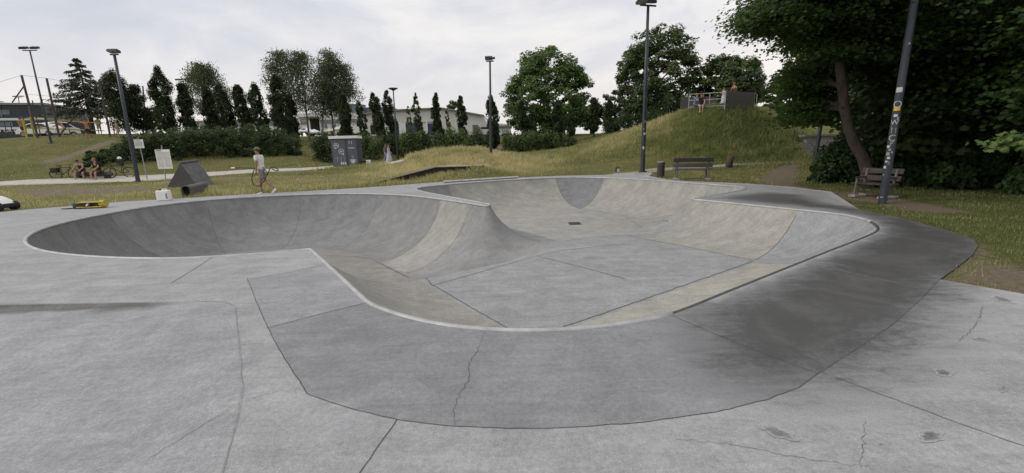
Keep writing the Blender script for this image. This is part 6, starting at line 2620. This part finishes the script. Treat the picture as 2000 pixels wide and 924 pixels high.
bicycle('dark bicycle with black pannier left of the two sitting people', SB + np.array([-1.95, .1, 0]), R(14), M_BLACK, False)
bicycle('dark bicycle with white helmet on its bag right of the two sitting people', SB + np.array([1.75, .15, 0]), R(205), M_BLACK, True)

# two women on the path
w0 = GD(756, 38.6)
person('woman in a teal top and light blue trousers walking beside the one in a dress', GD(755, 39.0), R(82), 1.66, hip=(.36, -.30), knee=(.15, .45), sh=(-.2, .3), elb=(.3, .3), female=True, shirt=(.03, .11, .11), sleeve=.3, shorts=(.28, .33, .45), leglen=1.8, hair=(.13, .06, .03), shoe=(.55, .5, .48), pelvis_z=.90)
person('woman in a long pale lavender dress walking on the path', GD(761, 38.3), R(88), 1.70, hip=(.3, -.25), knee=(.1, .35), sh=(.45, -.3), elb=(.2, .2), female=True, dress=(.52, .48, .58), hair=(.12, .055, .03), hairlong=True, shoe=(.5, .45, .42), pelvis_z=.90)

# on the lookout
pf = lambda px, d: np.array(D(px, 210, d))
q = D(1357, 209, 32.6)
person('person in a blue shirt sitting behind the railing at the left end of the lookout', [q[0], q[1], L0[2] - .02], R(35), 1.7, hip=(1.5, 1.5), knee=(1.2, 1.2), sh=(.8, .5), elb=(.7, .5), lean=.2, pelvis_z=.2, shirt=(.14, .22, .42), sleeve=.6, shorts=(.1, .1, .14), leglen=.9, hair=(.30, .2, .1), shoe=(.4, .4, .4))
q = D(1369, 209, 31.95)
person('person in a black top and khaki shorts sitting with legs hanging off the lookout', [q[0], q[1], L0[2] - .04], R(-20), 1.72, hip=(1.5, 1.45), knee=(1.2, 1.35), sh=(.9, .4), elb=(.5, .5), abd=(.5, .2), lean=.05, pelvis_z=.15, shirt=(.02, .02, .022), sleeve=.5, shorts=(.38, .32, .22), leglen=.85, hair=(.14, .06, .03), shoe=(.6, .58, .55), female=True)
q = D(1412, 209, 31.7)
person('child in a white dress standing at the railing by the plank wall', [q[0], q[1], L0[2] + .1], R(-20), 1.12, sh=(.5, .3), elb=(.6, .4), female=True, dress=(.62, .60, .66), hair=(.22, .12, .06), shoe=(.5, .5, .5))
q = D(1434, 209, 33.6)
person('bare shouldered person leaning behind the plank wall of the lookout', [q[0], q[1], L0[2] + .02], R(185), 1.75, sh=(.5, .5), elb=(.9, .9), lean=.3, female=True, shirt=(.10, .03, .025), sleeve=-1, shorts=(.1, .1, .1), leglen=.8, hair=(.16, .075, .035), shoe=(.3, .3, .3), pelvis_z=1.0)

# volleyball players
person('shirtless player in black shorts near the net with arms raised to the head', GD(175, 40.6), R(20), 1.82, hip=(.5, -.2), knee=(.55, .3), sh=(1.4, 1.6), elb=(1.7, 1.7), abd=(.5, .5), lean=.2, skin=pm('skin_sunny', (.42, .21, .13), .55), shorts=(.02, .02, .025), leglen=.95, hair=(.10, .04, .025), shoe=(.3, .2, .15), pelvis_z=.86)
person('crouching player with bare back in pale shorts under the net', GD(128, 42.5), R(-60), 1.75, hip=(.7, .5), knee=(.9, .8), sh=(.6, .6), elb=(.6, .6), lean=.5, pelvis_z=.76, skin=pm('skin_pink', (.50, .30, .22), .55), shorts=(.5, .45, .42), leglen=.8, hair=(.12, .06, .03))
person('far player in a tan top at the right end of the net', GD(196, 47), R(40), 1.75, hip=(.2, -.2), knee=(.3, .2), sh=(.3, .1), elb=(.5, .5), shirt=(.42, .34, .22), shorts=(.3, .28, .22), leglen=.9, hair=(.1, .06, .04))
person('player at the left edge of the hedge top', GD(233, 41.5), R(-40), 1.6, sh=(.3, .1), elb=(.5, .5), shirt=(.36, .24, .18), shorts=(.28, .22, .16), leglen=.9, hair=(.2, .12, .06))
person('player half hidden behind the left yellow net post', GD(47, 42), R(90), 1.7, hip=(.3, -.3), knee=(.3, .3), sh=(.2, -.2), elb=(.6, .6), shirt=(.35, .16, .09), shorts=(.05, .05, .06), leglen=.9, hair=(.1, .05, .03))
# ------------------------------------------------------------------ sky and light
w = bpy.data.worlds.new('World')
S.world = w
w.use_nodes = True
nt = w.node_tree
bg = nt.nodes['Background']
SUN_EL, SUN_AZ = R(38), R(-100)     # azimuth from +Y towards +X
sky = nt.nodes.new('ShaderNodeTexSky')
sky.sky_type = 'NISHITA'
sky.sun_disc = False
sky.sun_elevation = SUN_EL
sky.sun_rotation = SUN_AZ
sky.dust_density = 2.0
tc = nt.nodes.new('ShaderNodeTexCoord')
mp = nt.nodes.new('ShaderNodeMapping')
mp.inputs['Scale'].default_value = (1, 1, 2.6)
mp.inputs['Rotation'].default_value = (R(8), R(-6), R(30))
nt.links.new(tc.outputs['Generated'], mp.inputs[0])
na = noise(nt, mp.outputs[0], 1.5, 7, .55, .5)
nb = noise(nt, mp.outputs[0], 3.4, 8, .6, .9)
nn = mth(nt, 'ADD', mth(nt, 'MULTIPLY', na, .65), mth(nt, 'MULTIPLY', nb, .35))
cl = ramp(nt, [(.36, (6.0, 6.3, 7.0)), (.45, (7.0, 7.15, 7.7)), (.53, (8.4, 8.25, 8.35)), (.63, (9.9, 9.5, 9.0))], nn)
sx = nt.nodes.new('ShaderNodeSeparateXYZ')
nt.links.new(tc.outputs['Generated'], sx.inputs[0])
low = mrange(nt, sx.outputs[2], .02, .30, .55, 0)
cl = mixc(nt, cl, (8.3, 7.75, 7.45), low)
top = mrange(nt, sx.outputs[2], .45, .95, 0, .7)
cl = mixc(nt, cl, (9.5, 9.5, 9.7), top)
c = mixc(nt, sky.outputs[0], cl, .93)
nt.links.new(c, bg.inputs[0])
bg.inputs[1].default_value = .1
sl = bpy.data.lights.new('Sun', 'SUN')
sl.energy = 1.1
sl.angle = R(14)
sl.color = (1, .93, .84)
so = bpy.data.objects.new('Sun', sl)
COL.objects.link(so)
sd = Vector((math.sin(SUN_AZ) * math.cos(SUN_EL), math.cos(SUN_AZ) * math.cos(SUN_EL), math.sin(SUN_EL)))
so.rotation_euler = sd.to_track_quat('Z', 'Y').to_euler()
so.location = sd * 50
S.view_settings.view_transform = 'Standard'
S.view_settings.look = 'None'
S.view_settings.exposure = 0.08
S.view_settings.gamma = 1
S.render.engine = 'CYCLES'
S.cycles.max_bounces = 6
S.cycles.diffuse_bounces = 3
S.cycles.transmission_bounces = 4
S.cycles.use_denoising = True
